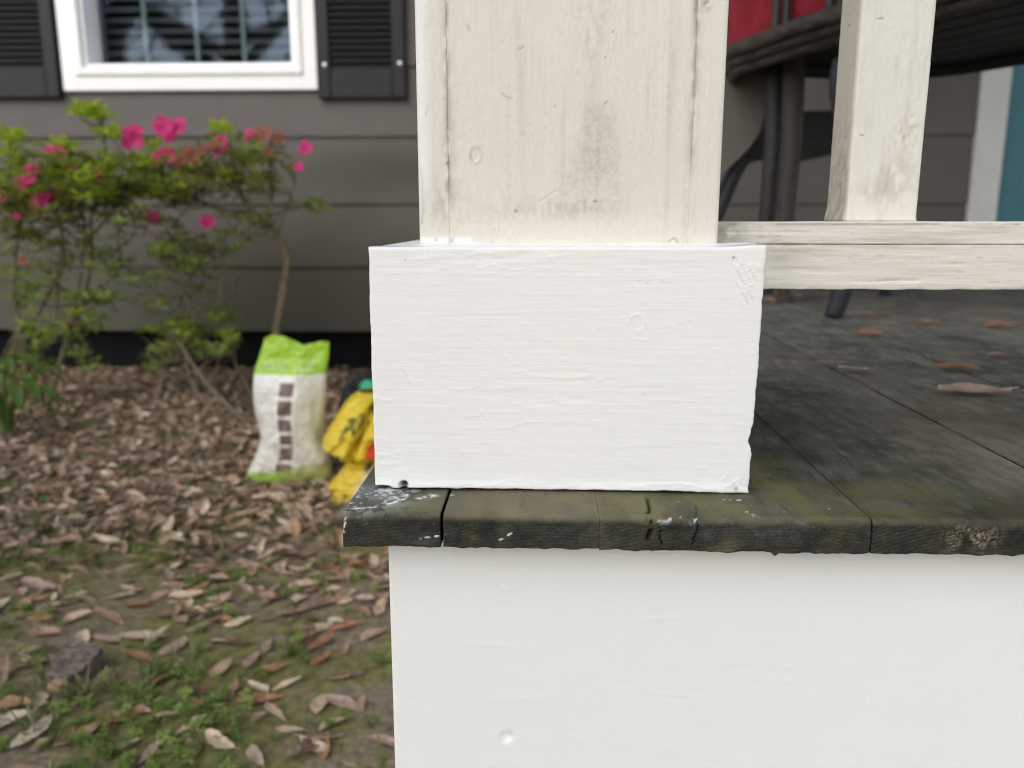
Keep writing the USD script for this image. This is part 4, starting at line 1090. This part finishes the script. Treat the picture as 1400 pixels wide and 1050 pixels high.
# ------------------------------------------------------------------ small weeds, moss tufts and grass
def sprig(seed, n=7, L=.012):
    r = np.random.default_rng(seed)
    ms = []
    for k in range(n):
        a, h = r.uniform(0, 6.28), r.uniform(.008, .028)
        c = np.array([math.cos(a), math.sin(a), 0]) * r.uniform(.004, .02)
        tip = c + [0, 0, h]
        ms.append(tube([c * .2, tip], .0006, 3, False))
        for j in range(3):
            b = a + j * 2.09
            d = np.array([math.cos(b), math.sin(b), r.uniform(-.1, .35)])
            s = np.array([-math.sin(b), math.cos(b), 0])
            v = np.array([tip, tip + d * L * .6 + s * L * .4, tip + d * L, tip + d * L * .6 - s * L * .4])
            ms.append((v, np.array([[0, 1, 2, 3]])))
    return cat(ms)


def tuft(seed, n=9, H=.05):
    r = np.random.default_rng(seed)
    ms = []
    for k in range(n):
        a, h, w = r.uniform(0, 6.28), H * r.uniform(.5, 1.1), r.uniform(.0012, .0022)
        d, s = np.array([math.cos(a), math.sin(a), 0]), np.array([-math.sin(a), math.cos(a), 0])
        base = d * r.uniform(0, .008)
        p1, p2 = base + d * h * .25 + [0, 0, h * .6], base + d * h * .7 + [0, 0, h * .85]
        v = np.array([base - s * w, base + s * w, p1 + s * w, p1 - s * w, p2])
        ms.append((v, np.array([[0, 1, 2], [0, 2, 3], [3, 2, 4]])))
    return cat(ms)


patches = [(225, 955, .13, 150), (170, 985, .10, 90), (290, 975, .07, 60), (95, 740, .16, 90), (60, 715, .15, 70), (320, 800, .12, 60), (30, 860, .16, 90), (15, 760, .2, 80), (345, 830, .12, 40), (250, 730, .2, 60), (215, 770, .16, 50),
           (440, 690, .2, 40), (130, 690, .2, 50), (400, 890, .04, 25), (490, 1000, .04, 14), (330, 1040, .06, 26), (30, 690, .2, 70), (240, 615, .2, 30), (170, 640, .2, 30), (520, 920, .06, 14), (470, 760, .12, 24), (390, 760, .15, 24), (200, 1040, .1, 40), (20, 1030, .1, 20), (290, 700, .2, 30), (130, 640, .25, 34), (500, 700, .08, 24)]
pos = []
for px, py, s, n in patches:
    c = at(px, py, 2, 0.0)
    for _ in range(int(n * .30)):
        x, y = c[0] + rng.normal(0, s * .55), c[1] + rng.normal(0, s * .55)
        if x < -.11:
            pos.append((x, y))
for _ in range(110):
    x, y = rng.uniform(-2.6, -.12), rng.uniform(.8, 3.2)
    pos.append((x, y))
P = np.array(pos)
instancer('ground_cover', [(sprig(1), 'weed_leaf'), (sprig(2, 5, .015), 'weed_leaf'), (sprig(3, 9, .009), 'weed_leaf')], np.column_stack([P, gh(P[:, 0], P[:, 1])]), quats(len(P), .12, rng), rng.uniform(.35, .75, len(P)), rng.integers(0, 3, len(P)),
          label='patches of low green clover-like weeds on the bare ground', cat='weeds', kind='stuff', pname='sprig')
pos = []
for px, py, s, n in [(140, 950, .10, 12), (60, 990, .12, 10), (250, 935, .1, 6), (30, 720, .2, 14), (110, 960, .07, 8), (320, 1040, .05, 4), (10, 820, .2, 10), (200, 700, .3, 10)]:
    c = at(px, py, 2, 0.0)
    for _ in range(n):
        pos.append((c[0] + rng.normal(0, s * .5), c[1] + rng.normal(0, s * .5)))
for _ in range(90):
    pos.append((rng.uniform(-2.4, -.14), rng.uniform(.8, 2.6)))
P = np.array(pos)
instancer('grass', [(tuft(1), 'grass_blade'), (tuft(2, 6, .035), 'grass_blade'), (tuft(4, 5, .065), 'grass_blade')], np.column_stack([P, gh(P[:, 0], P[:, 1])]), quats(len(P), .2, rng), rng.uniform(.5, 1.0, len(P)), rng.integers(0, 3, len(P)),
          label='thin short grass blades scattered on the mossy ground', cat='grass', kind='stuff', pname='tuft')

tw = []
for k in range(4):
    r_ = np.random.default_rng(k + 60)
    tw.append((tube(spline([[-.05, 0, .002], [-.01, r_.normal(0, .008), .004], [.06, r_.normal(0, .012), .002]], 8), .0013, 5), 'twig'))
P = np.column_stack([rng.uniform(-2.2, -.14, 150), rng.uniform(.85, 3.2, 150)])
instancer('twig_litter', tw, np.column_stack([P, gh(P[:, 0], P[:, 1]) + .004]), quats(150, .08, rng), rng.uniform(.4, 1.3, 150), rng.integers(0, 4, 150), label='thin broken twigs scattered among the fallen leaves', cat='twigs', kind='stuff', pname='twig')

# piece of bark lying on the ground
p = at(100, 915, 2, .012)
bk = trimesh.creation.box([.060, .075, .030])
for _ in range(4):
    bk = bk.subdivide()
v = np.array(bk.vertices)
nn = np.stack([FB(v[:, 1] * 60 + 9 * k, v[:, 0] * 30 + v[:, 2] * 40, 3, k) - .5 for k in range(3)], 1)
v = v + nn * [.014, .02, .012]
v[:, 0] *= 1 - .9 * np.clip(-v[:, 1] - .005, 0, .03) / .05
v[:, 2] += .010 * (FB(v[:, 0] * 90, v[:, 1] * 14, 3, 9) - .5)
bk = (v @ trimesh.transformations.euler_matrix(.35, .1, -.25)[:3, :3].T, np.array(bk.faces))
wc = xf('wood_chunk', (p[0], p[1], float(gh(p[0], p[1])) + .016), label='broken grey-brown piece of bark lying on the mossy ground', cat='wood chunk')
obj('bark_slab', bk, 'wood_chunk', wc)
s_ = box(-.012, .010, -.052, -.020, -.012, .002, .003)
obj('splinter', s_, 'wood_pale', wc)

# ------------------------------------------------------------------ bags of soil
def film_bag(rows, y, thick, nu=60, nv=90, seed=0, folds=.010):
    """A filled bag standing up: rows = (left px, right px, py, bulge) from top to bottom at depth y. Returns mesh, u, v."""
    R = np.array(rows, float)
    t = np.linspace(0, 1, nv)
    k = np.linspace(0, 1, len(R))
    L_, R_, PY, B = (np.interp(t, k, R[:, i]) for i in range(4))
    sm_ = lambda a: np.convolve(np.pad(a, 6, 'edge'), np.ones(13) / 13, 'valid')
    L_, R_, B = sm_(L_) + 3.0 * (FB(t * 9 + seed, t * 0, 3, seed) - .5), sm_(R_), sm_(B)
    u = np.linspace(0, 1, nu)
    Um, Tm = np.meshgrid(u, t, indexing='ij')
    G = np.zeros((nu, nv, 3))
    for j in range(nv):
        a, b = at(L_[j], PY[j], 1, y), at(R_[j], PY[j], 1, y)
        G[:, j] = a[None] + (b - a)[None] * u[:, None]
    bul = thick * B[None] * np.sqrt(np.clip(1 - (2 * Um - 1) ** 2, 0, 1))
    wr = folds * (FB(Um * 5 + seed, Tm * 9, 4, seed) - .5) * np.minimum(1, 6 * Um * (1 - Um))
    A, Bk = G.copy(), G.copy()
    A[..., 1] -= bul + wr
    Bk[..., 1] += bul * .8
    return A, Bk, Um, Tm


def both(A, Bk):
    nu, nv = A.shape[:2]
    return cat([(A.reshape(-1, 3), gridfaces(nu, nv)), (Bk.reshape(-1, 3), gridfaces(nu, nv)[:, ::-1])])


def paintcol(Um, Tm, base, things):
    C = np.zeros(Um.shape + (3,)) + base
    for m_, c in things:
        m_ = np.clip(m_, 0, 1)[..., None]
        C = C * (1 - m_) + np.array(c) * m_
    return C


def rect(U, Tm, u0, u1, t0, t1, e=.006):
    return smooth(U, u0 - e, u0 + e) * (1 - smooth(U, u1 - e, u1 + e)) * smooth(Tm, t0 - e, t0 + e) * (1 - smooth(Tm, t1 - e, t1 + e))


bag = xf('soil_bag', (0, 0, 0), label='upright green and white soil bag with a column of brown squares', cat='soil bag')
A, Bk, U, Tm = film_bag([(362, 450, 468, .0), (354, 449, 490, .15), (347, 446, 506, .45), (346, 446, 530, .8), (349, 444, 560, 1.0), (357, 443, 585, 1.0), (358, 447, 605, 1.0), (344, 452, 632, 1.05), (336, 455, 650, .9), (340, 450, 664, .5)], 2.13, .07, 90, 150, 3, .03)
topw = at(0, 459, 1, 2.13)[2] - at(0, 478, 1, 2.13)[2]
wave = np.interp(U[:, 0], [0, .12, .30, .48, .60, .72, .88, 1.0], [.45, 1.0, .8, .15, -.35, -.15, .15, .05]) * topw * .55
for G in (A, Bk):
    G[..., 2] += wave[:, None] * np.clip(1 - Tm / .14, 0, 1) ** 1.2
fine = FB(U * 14, Tm * 20, 4, 6)
WHITE, GREEN, DGREEN, BROWN = (.62, .61, .55), (.28, .48, .025), (.22, .35, .05), (.115, .065, .05)
lst = [(1 - smooth(Tm, .235, .245), GREEN), (rect(U, Tm, .02, .98, .24, .30) * .25, (.75, .75, .78)), (rect(U, Tm, .06, .40, .27, .52) * (np.sin(Tm * 260) > .25) * .38, (.30, .30, .28)), (rect(U, Tm, .60, .93, .25, .62) * .45, (.42, .40, .30)),
       (rect(U + .08 * Tm, Tm, .42, .68, .26, .83) * .85, (.70, .69, .68))]
for k in range(6):
    t0 = .285 + k * .092
    lst.append((rect(U + .08 * Tm, Tm, .455, .655, t0, t0 + .075), BROWN))
lst += [(smooth(Tm + .05 * np.sin(U * np.pi), .83, .86) * smooth(U, -.1, .02), DGREEN), (rect(U, Tm, .50, 1.0, .76, .90) * smooth(Tm - .12 * (1 - U), .70, .74) * .8, (.30, .36, .10)), (.55 * gz(U, Tm, (.22, .80), .16, .045) * smooth(fine, .35, .6), (.10, .07, .05)), (.75 * gz(U, Tm, (.95, .60), .06, .09), (.10, .09, .05)),
        (.35 * smooth(fine, .5, .7) * smooth(Tm, .3, .9), (.22, .17, .12)), (1 - smooth(U, .015, .03), GREEN)]
Cc = paintcol(U, Tm, WHITE, lst)
obj('bag_film', both(A, Bk), 'printed_film', bag, smooth=True, col=np.vstack([Cc.reshape(-1, 3), Cc.reshape(-1, 3)]))


def on_surface(A, U, Tm, text, u0, t0, u1, t1, dt, lift=.0022, bold=True):
    """Lettering laid on a grid surface, from (u0, t0) to (u1, t1) in its coordinates, capitals dt tall."""
    tm = meshkit.text_mesh(text, 1.0, .02, bold)
    v = np.array(tm.vertices)
    w = v[:, 0].max()
    a = v[:, 0] / w
    uu = u0 + (u1 - u0) * a
    tt = t0 + (t1 - t0) * a - v[:, 1] * dt
    from scipy.interpolate import RegularGridInterpolator as RG
    g = RG((U[:, 0], Tm[0]), A, bounds_error=False, fill_value=None)
    p = g(np.stack([np.clip(uu, 0, 1), np.clip(tt, 0, 1)], 1))
    p[:, 1] -= lift * (.5 + 25 * v[:, 2])
    return p, np.array(tm.faces)


obj('lettering', on_surface(A, U, Tm, 'ORGANIC', .08, .205, .50, .205, .065), 'ink_pale', bag)
obj('lettering', on_surface(A, U, Tm, 'SOIL', .58, .215, .88, .215, .085), 'ink_pale', bag)


def crumple(r, c, seed, n=5, amp=.22, flat=None):
    s = trimesh.creation.icosphere(n)
    v = np.array(s.vertices)
    q = v * 1.6 + seed
    rid = np.abs(meshkit.fbm(q * 1.5, 4, seed) - .5) * 2
    v = v * (1 + amp * (meshkit.fbm(q, 3, seed + 4) - .5) * 2 - amp * .9 * np.exp(-(rid / .10) ** 2))[:, None]
    v = np.sign(v) * np.abs(v) ** .85 * r
    return v + c, np.array(s.faces), np.array(s.vertices)


ye = xf('soil_bag', (0, 0, 0), label='crumpled yellow bag with dark green letters, lying on top of another bag', cat='soil bag')
A, Bk, U, Tm = film_bag([(492, 556, 534, .2), (482, 562, 539, .5), (474, 566, 547, .75), (468, 568, 556, .9), (462, 570, 566, 1.0), (456, 572, 576, 1.0), (450, 574, 586, 1.05), (445, 574, 595, 1.05), (443, 574, 602, 1.05), (445, 574, 608, 1.0), (451, 572, 613, .85), (462, 570, 617, .6), (478, 565, 620, .2)], 2.12, .14, 110, 110, 8, .085)
fold = .020 * np.exp(-((U - .40 - .10 * (1 - Tm)) / .035) ** 2) - .016 * np.exp(-((U - .30 - .12 * (1 - Tm)) / .04) ** 2) - .014 * np.exp(-((U - .52) / .05) ** 2) * smooth(Tm, .3, .6)
A[..., 1] += 1.3 * fold + .016 * np.exp(-((U - .62 + .35 * Tm) / .022) ** 2) * smooth(Tm, .05, .3) + .012 * np.exp(-((U - .60 + .62 * Tm) / .018) ** 2) * smooth(Tm, .1, .3) * (1 - smooth(Tm, .75, .95))
YEL = (.62, .46, .03)
red = gz(U, Tm, (.62, .62), .075, .15)
Cc = paintcol(U, Tm, YEL, [(smooth(red, .4, .6), (.55, .06, .02)), (smooth(FB(U * 6, Tm * 6, 3, 5), .62, .8) * .3, (.45, .30, .02))])
obj('bag_film', both(A, Bk), 'printed_film', ye, smooth=True, col=np.vstack([Cc.reshape(-1, 3)] * 2))
obj('lettering', on_surface(A, U, Tm, 'POTTING', .22, .50, .95, .05, .20, lift=.004), 'ink_green', ye)
lo = xf('soil_bag', (0, 0, 0), label='yellow and orange flower-printed bag at the bottom, under the crumpled yellow one', cat='soil bag')
A, Bk, U, Tm = film_bag([(480, 575, 621, .5), (474, 580, 632, .9), (462, 585, 648, 1.0), (448, 590, 664, 1.0), (438, 590, 678, 1.0), (436, 590, 688, .7)], 2.06, .12, 90, 80, 12, .07)
Cc = paintcol(U, Tm, (.60, .42, .03), [(smooth(U, .26, .32) * .8, (.50, .36, .10)), (smooth(gz(U, Tm, (.40, .42), .06, .16), .4, .6), (.06, .22, .12)), (smooth(gz(U, Tm, (.54, .22), .07, .2), .35, .6), (.20, .12, .32)), (smooth(gz(U, Tm, (.52, .62), .08, .14), .35, .6), (.55, .12, .04)), (smooth(gz(U, Tm, (.36, .10), .06, .12), .4, .6), (.03, .05, .03)), (smooth(gz(U, Tm, (.40, .40), .10, .28), .2, .6) * .35, (.70, .66, .45))])
obj('bag_film', both(A, Bk), 'printed_film', lo, smooth=True, col=np.vstack([Cc.reshape(-1, 3)] * 2))
bs = xf('plastic_sack', (0, 0, 0), label='black plastic sack behind the yellow bags with a green tie', cat='sack')
c = at(530, 540, 1, 2.75)
v, f, _ = crumple(np.array([.20, .16, .15]), np.array([c[0] + .03, 2.75, .06]), 6)
obj('sack_film', (v, f), 'black_plastic', bs, smooth=True)
c = at(506, 532, 1, 2.55)
v, f, _ = crumple(np.array([.035, .02, .030]), c, 3, 3)
obj('tie', (v, f), 'green_plastic', bs, smooth=True)

# ------------------------------------------------------------------ azaleas
def azleaf(p, d, L, up, r):
    d = d / np.linalg.norm(d)
    s = np.cross(d, up)
    s /= np.linalg.norm(s) + 1e-9
    n = np.cross(s, d)
    w = L * r.uniform(.32, .42)
    m_ = p + d * L * .5 + n * L * .06
    return np.array([p, p + d * L * .35 + s * w * .5 + n * L * .10, m_ + s * w * .5 + n * L * .07, p + d * L, m_ - s * w * .5 + n * L * .07, p + d * L * .35 - s * w * .5 + n * L * .10, p + d * L * .5]), np.array([[0, 1, 6], [1, 2, 6], [2, 3, 6], [3, 4, 6], [4, 5, 6], [5, 0, 6]])


def rosette(p, r, n, L, spread=.9):
    out = []
    a0 = r.uniform(0, 6.28)
    for k in range(n):
        a = a0 + k * 2.4
        d = np.array([math.cos(a), math.sin(a) * .8, r.uniform(-.1, .8)]) + r.normal(0, .15, 3)
        out.append(azleaf(p + d * .006, d, L * r.uniform(.7, 1.15), np.array([0, 0, 1.0]) + r.normal(0, .25, 3), r))
    return out


def flower(p, size, r, facing=None):
    f_ = np.array([r.uniform(-.5, .5), -1, r.uniform(.1, .7)]) if facing is None else np.array(facing, float)
    f_ /= np.linalg.norm(f_)
    a = np.cross(f_, [0, 0, 1.0])
    a /= np.linalg.norm(a)
    b = np.cross(a, f_)
    ms = []
    for k in range(5):
        t = 2 * math.pi * k / 5 + r.uniform(-.15, .15)
        d = math.cos(t) * a + math.sin(t) * b
        s = np.cross(d, f_)
        R = size * .5 * r.uniform(.85, 1.1)
        pts_ = [p - f_ * R * .35]
        for u, w, h in ((.35, .20, -.05), (.7, .36, .12), (.92, .30, .10), (1.0, .05, .02)):
            for q in (-1, 0, 1):
                pts_.append(p + d * R * u + s * R * w * q * 1.25 + f_ * R * (h * (1 if q else .4) + r.normal(0, .04)))
        v = np.array(pts_)
        fc = [[0, 1, 2], [0, 2, 3]]
        for i in range(3):
            o = 1 + 3 * i
            for q in (0, 1):
                fc += [[o + q, o + 3 + q, o + 4 + q], [o + q, o + 4 + q, o + 1 + q]]
        ms.append((v, np.array(fc)))
    return cat(ms)


def bush(name, label, stems, blobs, flowers, yb, seed, faded=()):
    r = np.random.default_rng(seed)
    root = xf(name, (0, 0, 0), label=label, cat='shrub')
    nodes_ = []
    for pts_, r0, r1, ys in stems:
        P = np.array([at(px, py, 1, np.interp(i / (len(pts_) - 1), [0, 1], ys)) for i, (px, py) in enumerate(pts_)])
        if ys[0] < 0:
            pass
        S = spline(P, 26)
        S = S + np.cumsum(r.normal(0, .0022, S.shape), 0) * np.linspace(0, 1, len(S))[:, None]
        obj('stem', tube(S, np.linspace(r0, r1, len(S)) * (1 + .10 * r.normal(size=len(S))), 7), 'twig', root, smooth=True)
        nodes_ += [(q, i / len(S)) for i, q in enumerate(S) if i > len(S) * .35]
    NP = np.array([q for q, _ in nodes_])
    twigs, leaves = [], {'azalea_leaf': [], 'azalea_bright_leaf': [], 'azalea_low_leaf': []}
    for px, py, rx, ry, n, kind, L in blobs:
        for _ in range(int(n * (1.2 if kind != BR else 1.6))):
            while True:
                a, b = r.uniform(-1, 1, 2)
                if a * a + b * b < 1:
                    break
            p = at(px + a * rx, py + b * ry, 1, yb + r.normal(0, .14))
            dd = np.linalg.norm(NP - p, axis=1) + .3 * np.maximum(0, NP[:, 2] - p[2] + .02)
            q = NP[np.argmin(dd)]
            if np.linalg.norm(q - p) < .75:
                mid = (q + p) / 2 + r.normal(0, .02, 3) + [0, 0, -.012]
                twigs.append(tube(spline([q, mid, p], 8), np.linspace(.0032, .0014, len(spline([q, mid, p], 8))), 4, False))
            leaves[kind] += rosette(p, r, int(r.integers(5, 9)), L)
            for t_ in (.55, .8):
                if r.uniform() < .5:
                    e = q + (p - q) * t_ + r.normal(0, .012, 3)
                    leaves[kind] += rosette(e, r, 3, L * .85)
    obj('twigs', cat(twigs), 'twig', root, kind='stuff')
    for k, v in leaves.items():
        if v:
            obj('foliage', cat(v), k, root, kind='stuff')
    for px, py, s, dy in flowers:
        p = at(px, py, 1, yb - .12 + dy)
        obj('flower', flower(p, 0.92 * s / F * np.linalg.norm(p - EYE), r), 'petal', root)
    for px, py, s in faded:
        p = at(px, py, 1, yb - .1)
        obj('faded_flower', flower(p, s / F * np.linalg.norm(p - EYE), r), 'faded_petal', root)
    return root


g_at = lambda px, y: (px, None)
AZ, BR, LW = 'azalea_leaf', 'azalea_bright_leaf', 'azalea_low_leaf'
bush('azalea_bush', 'pink flowering azalea with one bent bare trunk rising behind the soil bag',
     [([(371, 548), (376, 470), (386, 400), (392, 350), (378, 322), (355, 300), (335, 287)], .017, .011, (3.15, 3.1)),
      ([(355, 300), (330, 268), (300, 245), (270, 215)], .009, .003, (3.1, 3.05)), ([(365, 308), (372, 270), (370, 230), (362, 200)], .007, .003, (3.1, 3.1)), ([(340, 290), (300, 285), (250, 262), (215, 240)], .008, .003, (3.1, 3.15)),
      ([(360, 303), (395, 285), (440, 280)], .005, .002, (3.1, 3.1)), ([(345, 294), (320, 250), (325, 210)], .006, .003, (3.1, 3.2)), ([(378, 322), (400, 260), (408, 220)], .004, .002, (3.1, 3.1)),
      ([(350, 588), (310, 552), (282, 520), (262, 492), (240, 455)], .011, .006, (2.75, 2.95)), ([(332, 602), (290, 560), (262, 515), (258, 470)], .008, .004, (2.7, 3.0)), ([(345, 540), (322, 500), (318, 460), (300, 420)], .006, .003, (3.0, 3.1)),
      ([(262, 495), (265, 430), (250, 390), (285, 340)], .006, .003, (3.0, 3.1)), ([(300, 415), (300, 385), (275, 370), (262, 350)], .005, .003, (3.05, 3.1))],
     [(300, 240, 60, 34, 42, AZ, .036), (370, 235, 34, 40, 20, AZ, .034), (240, 250, 50, 34, 40, AZ, .036), (235, 265, 45, 14, 22, AZ, .038), (300, 178, 12, 6, 3, BR, .05), (308, 200, 30, 20, 8, AZ, .035), (420, 282, 22, 8, 5, LW, .04), (440, 288, 14, 6, 3, LW, .04), (330, 320, 30, 12, 7, LW, .035),
      (250, 352, 36, 14, 8, LW, .04), (215, 358, 16, 16, 5, LW, .045), (270, 462, 55, 28, 26, LW, .042), (230, 455, 40, 20, 16, LW, .042), (285, 480, 24, 12, 6, LW, .045), (300, 430, 24, 16, 7, LW, .04), (225, 485, 30, 10, 6, LW, .045), (325, 345, 20, 8, 4, LW, .04), (200, 400, 40, 30, 8, LW, .042), (290, 380, 40, 26, 8, LW, .040), (250, 320, 60, 20, 12, AZ, .036), (240, 505, 40, 18, 8, LW, .042), (330, 300, 40, 14, 8, AZ, .034), (220, 215, 40, 16, 10, BR, .040), (330, 205, 40, 14, 8, BR, .036), (255, 238, 60, 22, 16, BR, .036), (345, 240, 30, 24, 8, BR, .034), (250, 345, 50, 18, 7, BR, .036), (265, 455, 60, 22, 8, BR, .038)],
     [(180, 187, 34, .05), (222, 172, 30, 0), (242, 173, 28, .02), (232, 188, 22, .05), (302, 195, 24, .0), (298, 205, 18, .03), (340, 186, 20, 0), (418, 202, 22, 0), (408, 228, 16, 0), (207, 295, 22, 0), (216, 302, 14, .02), (284, 304, 22, 0), (230, 212, 26, .05), (212, 218, 18, .04), (246, 226, 14, .04), (290, 200, 14, .02)],
     3.12, 3, faded=[(262, 212, 26), (360, 182, 26), (380, 188, 18), (366, 210, 16), (275, 205, 18)])
bush('azalea_bush', 'bushier pink flowering azalea at the left edge of the picture',
     [([(62, 560), (82, 500), (98, 440), (112, 380), (118, 320), (112, 270)], .010, .004, (2.95, 3.05)), ([(42, 445), (66, 400), (86, 360), (84, 310), (70, 270)], .009, .004, (3.2, 3.1)), ([(112, 420), (128, 350), (130, 300), (150, 250)], .008, .003, (3.05, 3.1)), ([(30, 560), (36, 480), (20, 400), (25, 320), (30, 260)], .009, .004, (2.95, 3.0)),
      ([(118, 330), (145, 300), (170, 260), (185, 235)], .006, .003, (3.05, 3.1)), ([(98, 440), (135, 395), (160, 370), (158, 300)], .006, .003, (3.0, 3.1)), ([(112, 290), (90, 250), (80, 220)], .005, .002, (3.05, 3.0)), ([(150, 255), (145, 205), (138, 172)], .004, .002, (3.1, 3.1)), ([(84, 310), (110, 330), (150, 345), (175, 330)], .005, .003, (3.1, 3.2))],
     [(40, 245, 60, 30, 44, AZ, .042), (110, 245, 55, 34, 46, AZ, .042), (165, 250, 45, 34, 36, AZ, .040), (20, 285, 40, 28, 24, AZ, .040), (90, 285, 60, 20, 26, AZ, .040), (122, 158, 22, 9, 6, BR, .060), (150, 184, 12, 5, 3, BR, .055), (10, 200, 14, 16, 6, BR, .055), (85, 200, 12, 10, 4, BR, .05), (60, 235, 60, 18, 10, BR, .042), (140, 225, 50, 18, 10, BR, .042), (40, 335, 40, 14, 9, LW, .038),
      (140, 410, 22, 12, 8, LW, .045), (105, 452, 20, 12, 7, LW, .045), (50, 470, 26, 16, 10, LW, .045), (175, 305, 22, 8, 4, LW, .045), (30, 310, 40, 12, 10, AZ, .038), (170, 290, 40, 12, 8, AZ, .036), (130, 450, 16, 18, 5, LW, .045), (30, 380, 40, 34, 12, LW, .042), (100, 345, 60, 30, 16, AZ, .038), (60, 420, 40, 30, 10, LW, .042), (150, 350, 40, 24, 9, LW, .040), (30, 520, 40, 30, 10, LW, .045), (90, 505, 40, 20, 8, LW, .045), (60, 262, 70, 30, 22, BR, .040), (150, 250, 60, 26, 18, BR, .040), (80, 420, 60, 40, 8, BR, .040)],
     [(40, 240, 30, 0), (30, 250, 20, .02), (48, 232, 18, .02), (58, 275, 34, 0), (68, 270, 22, .02), (50, 282, 18, .02), (133, 232, 18, 0), (136, 242, 14, .01), (75, 208, 20, .03), (66, 206, 14, .02), (23, 296, 10, 0)],
     3.02, 8, faded=[(85, 212, 18), (78, 262, 16), (4, 270, 14), (32, 355, 12), (100, 228, 14)])

# broad-leaved plant at the left edge
r = np.random.default_rng(4)
bl = xf('leafy_plant', (0, 0, 0), label='bright green broad-leaved plant at the left edge under the azaleas', cat='plant')
c = at(10, 590, 2, 0.03)
for k in range(26):
    a = r.uniform(0, 6.28)
    h = r.uniform(.05, .26)
    o = np.array([math.cos(a), math.sin(a), 0])
    tip = c + o * r.uniform(.05, .17) + [0, 0, h]
    obj('stalk', tube(spline([c + o * .01, c + o * .04 + [0, 0, h * .6], tip], 8), .003, 5), 'broad_leaf', bl)
    L_ = r.uniform(.06, .11)
    u = np.linspace(0, 1, 8)
    w = .020 * np.sin(np.pi * (u * .95 + .03)) ** .8
    side = np.array([-o[1], o[0], 0])
    mid = tip[None] + o[None] * (u * L_)[:, None] + np.stack([0 * u, 0 * u, L_ * (.45 * u - 1.0 * u ** 2)], 1)
    V = np.stack([mid + side[None] * w[:, None] + [0, 0, .008], mid, mid - side[None] * w[:, None] + [0, 0, .008]], 1).reshape(-1, 3)
    obj('leaf', (V, gridfaces(8, 3)), 'broad_leaf', bl, smooth=True)
for i, (px, py, hh, lab) in enumerate(((62, 600, .16, 'dark leaved seedling right of the broad-leaved plant'), (390, 895, .05, 'single dark green seedling among leaves on the bare soil'))):
    c = at(px, py, 2, 0.01)
    sd_ = xf('seedling', (0, 0, 0), label=lab, cat='plant')
    obj('stalk', tube([c, c + [.01, 0, hh]], .002, 5), 'twig', sd_)
    for k in range(6):
        a = k * 1.2
        d = np.array([math.cos(a), math.sin(a), .25])
        obj('leaf', azleaf(c + [.01, 0, hh * (.5 + .1 * k)], d, .055 if i == 0 else .028, np.array([0, 0, 1.0]), r), 'azalea_low_leaf', sd_)

# ------------------------------------------------------------------ trees across the yard, seen mirrored in the window
def tree(x, y, h, seed, label):
    r = np.random.default_rng(seed)
    root = xf('oak_tree', (x, y, 0), label=label, cat='tree')
    lf = []
    t = np.array([[0, 0, -.1], [.1, .05, h * .25], [.05, -.1, h * .5], [.2, 0, h * .8]])
    limbs = [tube(spline(t, 12), np.linspace(.26, .09, len(spline(t, 12))), 9)]
    for k in range(11):
        z0 = h * r.uniform(.16, .75)
        a = r.uniform(0, 6.28)
        L_ = r.uniform(1.6, 3.6)
        d = np.array([math.cos(a), math.sin(a), r.uniform(.1, .7)])
        b = np.array([[.05, 0, z0], np.array([.05, 0, z0]) + d * L_ * .5 + r.normal(0, .2, 3), np.array([.05, 0, z0]) + d * L_ + r.normal(0, .3, 3)])
        S = spline(b, 10)
        limbs.append(tube(S, np.linspace(.10, .03, len(S)), 6))
        for j in range(10):
            q = S[int(r.integers(3, len(S)))]
            e = q + r.normal(0, .6, 3)
            m2 = spline([q, (q + e) / 2 + r.normal(0, .1, 3), e], 6)
            limbs.append(tube(m2, np.linspace(.03, .008, len(m2)), 5))
            for _ in range(3):
                p = e + r.normal(0, .36, 3)
                s = .11
                u, w = r.normal(0, 1, 3), r.normal(0, 1, 3)
                u /= np.linalg.norm(u)
                w -= u * (u @ w)
                w /= np.linalg.norm(w)
                lf.append((np.array([p - u * s, p + w * s * .5, p + u * s, p - w * s * .5]), np.array([[0, 1, 2, 3]])))
    obj('trunk', cat(limbs), 'tree_bark', root, smooth=True)
    obj('crown', cat(lf), 'tree_leaf', root, kind='stuff')


tree(-4.2, -3.6, 6.5, 1, 'oak mirrored in the left part of the window glass')
tree(-2.2, -5.0, 7.0, 2, 'oak with forked trunk mirrored in the middle of the window glass')
tree(-7.0, -6.0, 7.0, 3, 'oak beside the yard, mirrored at the window edge')
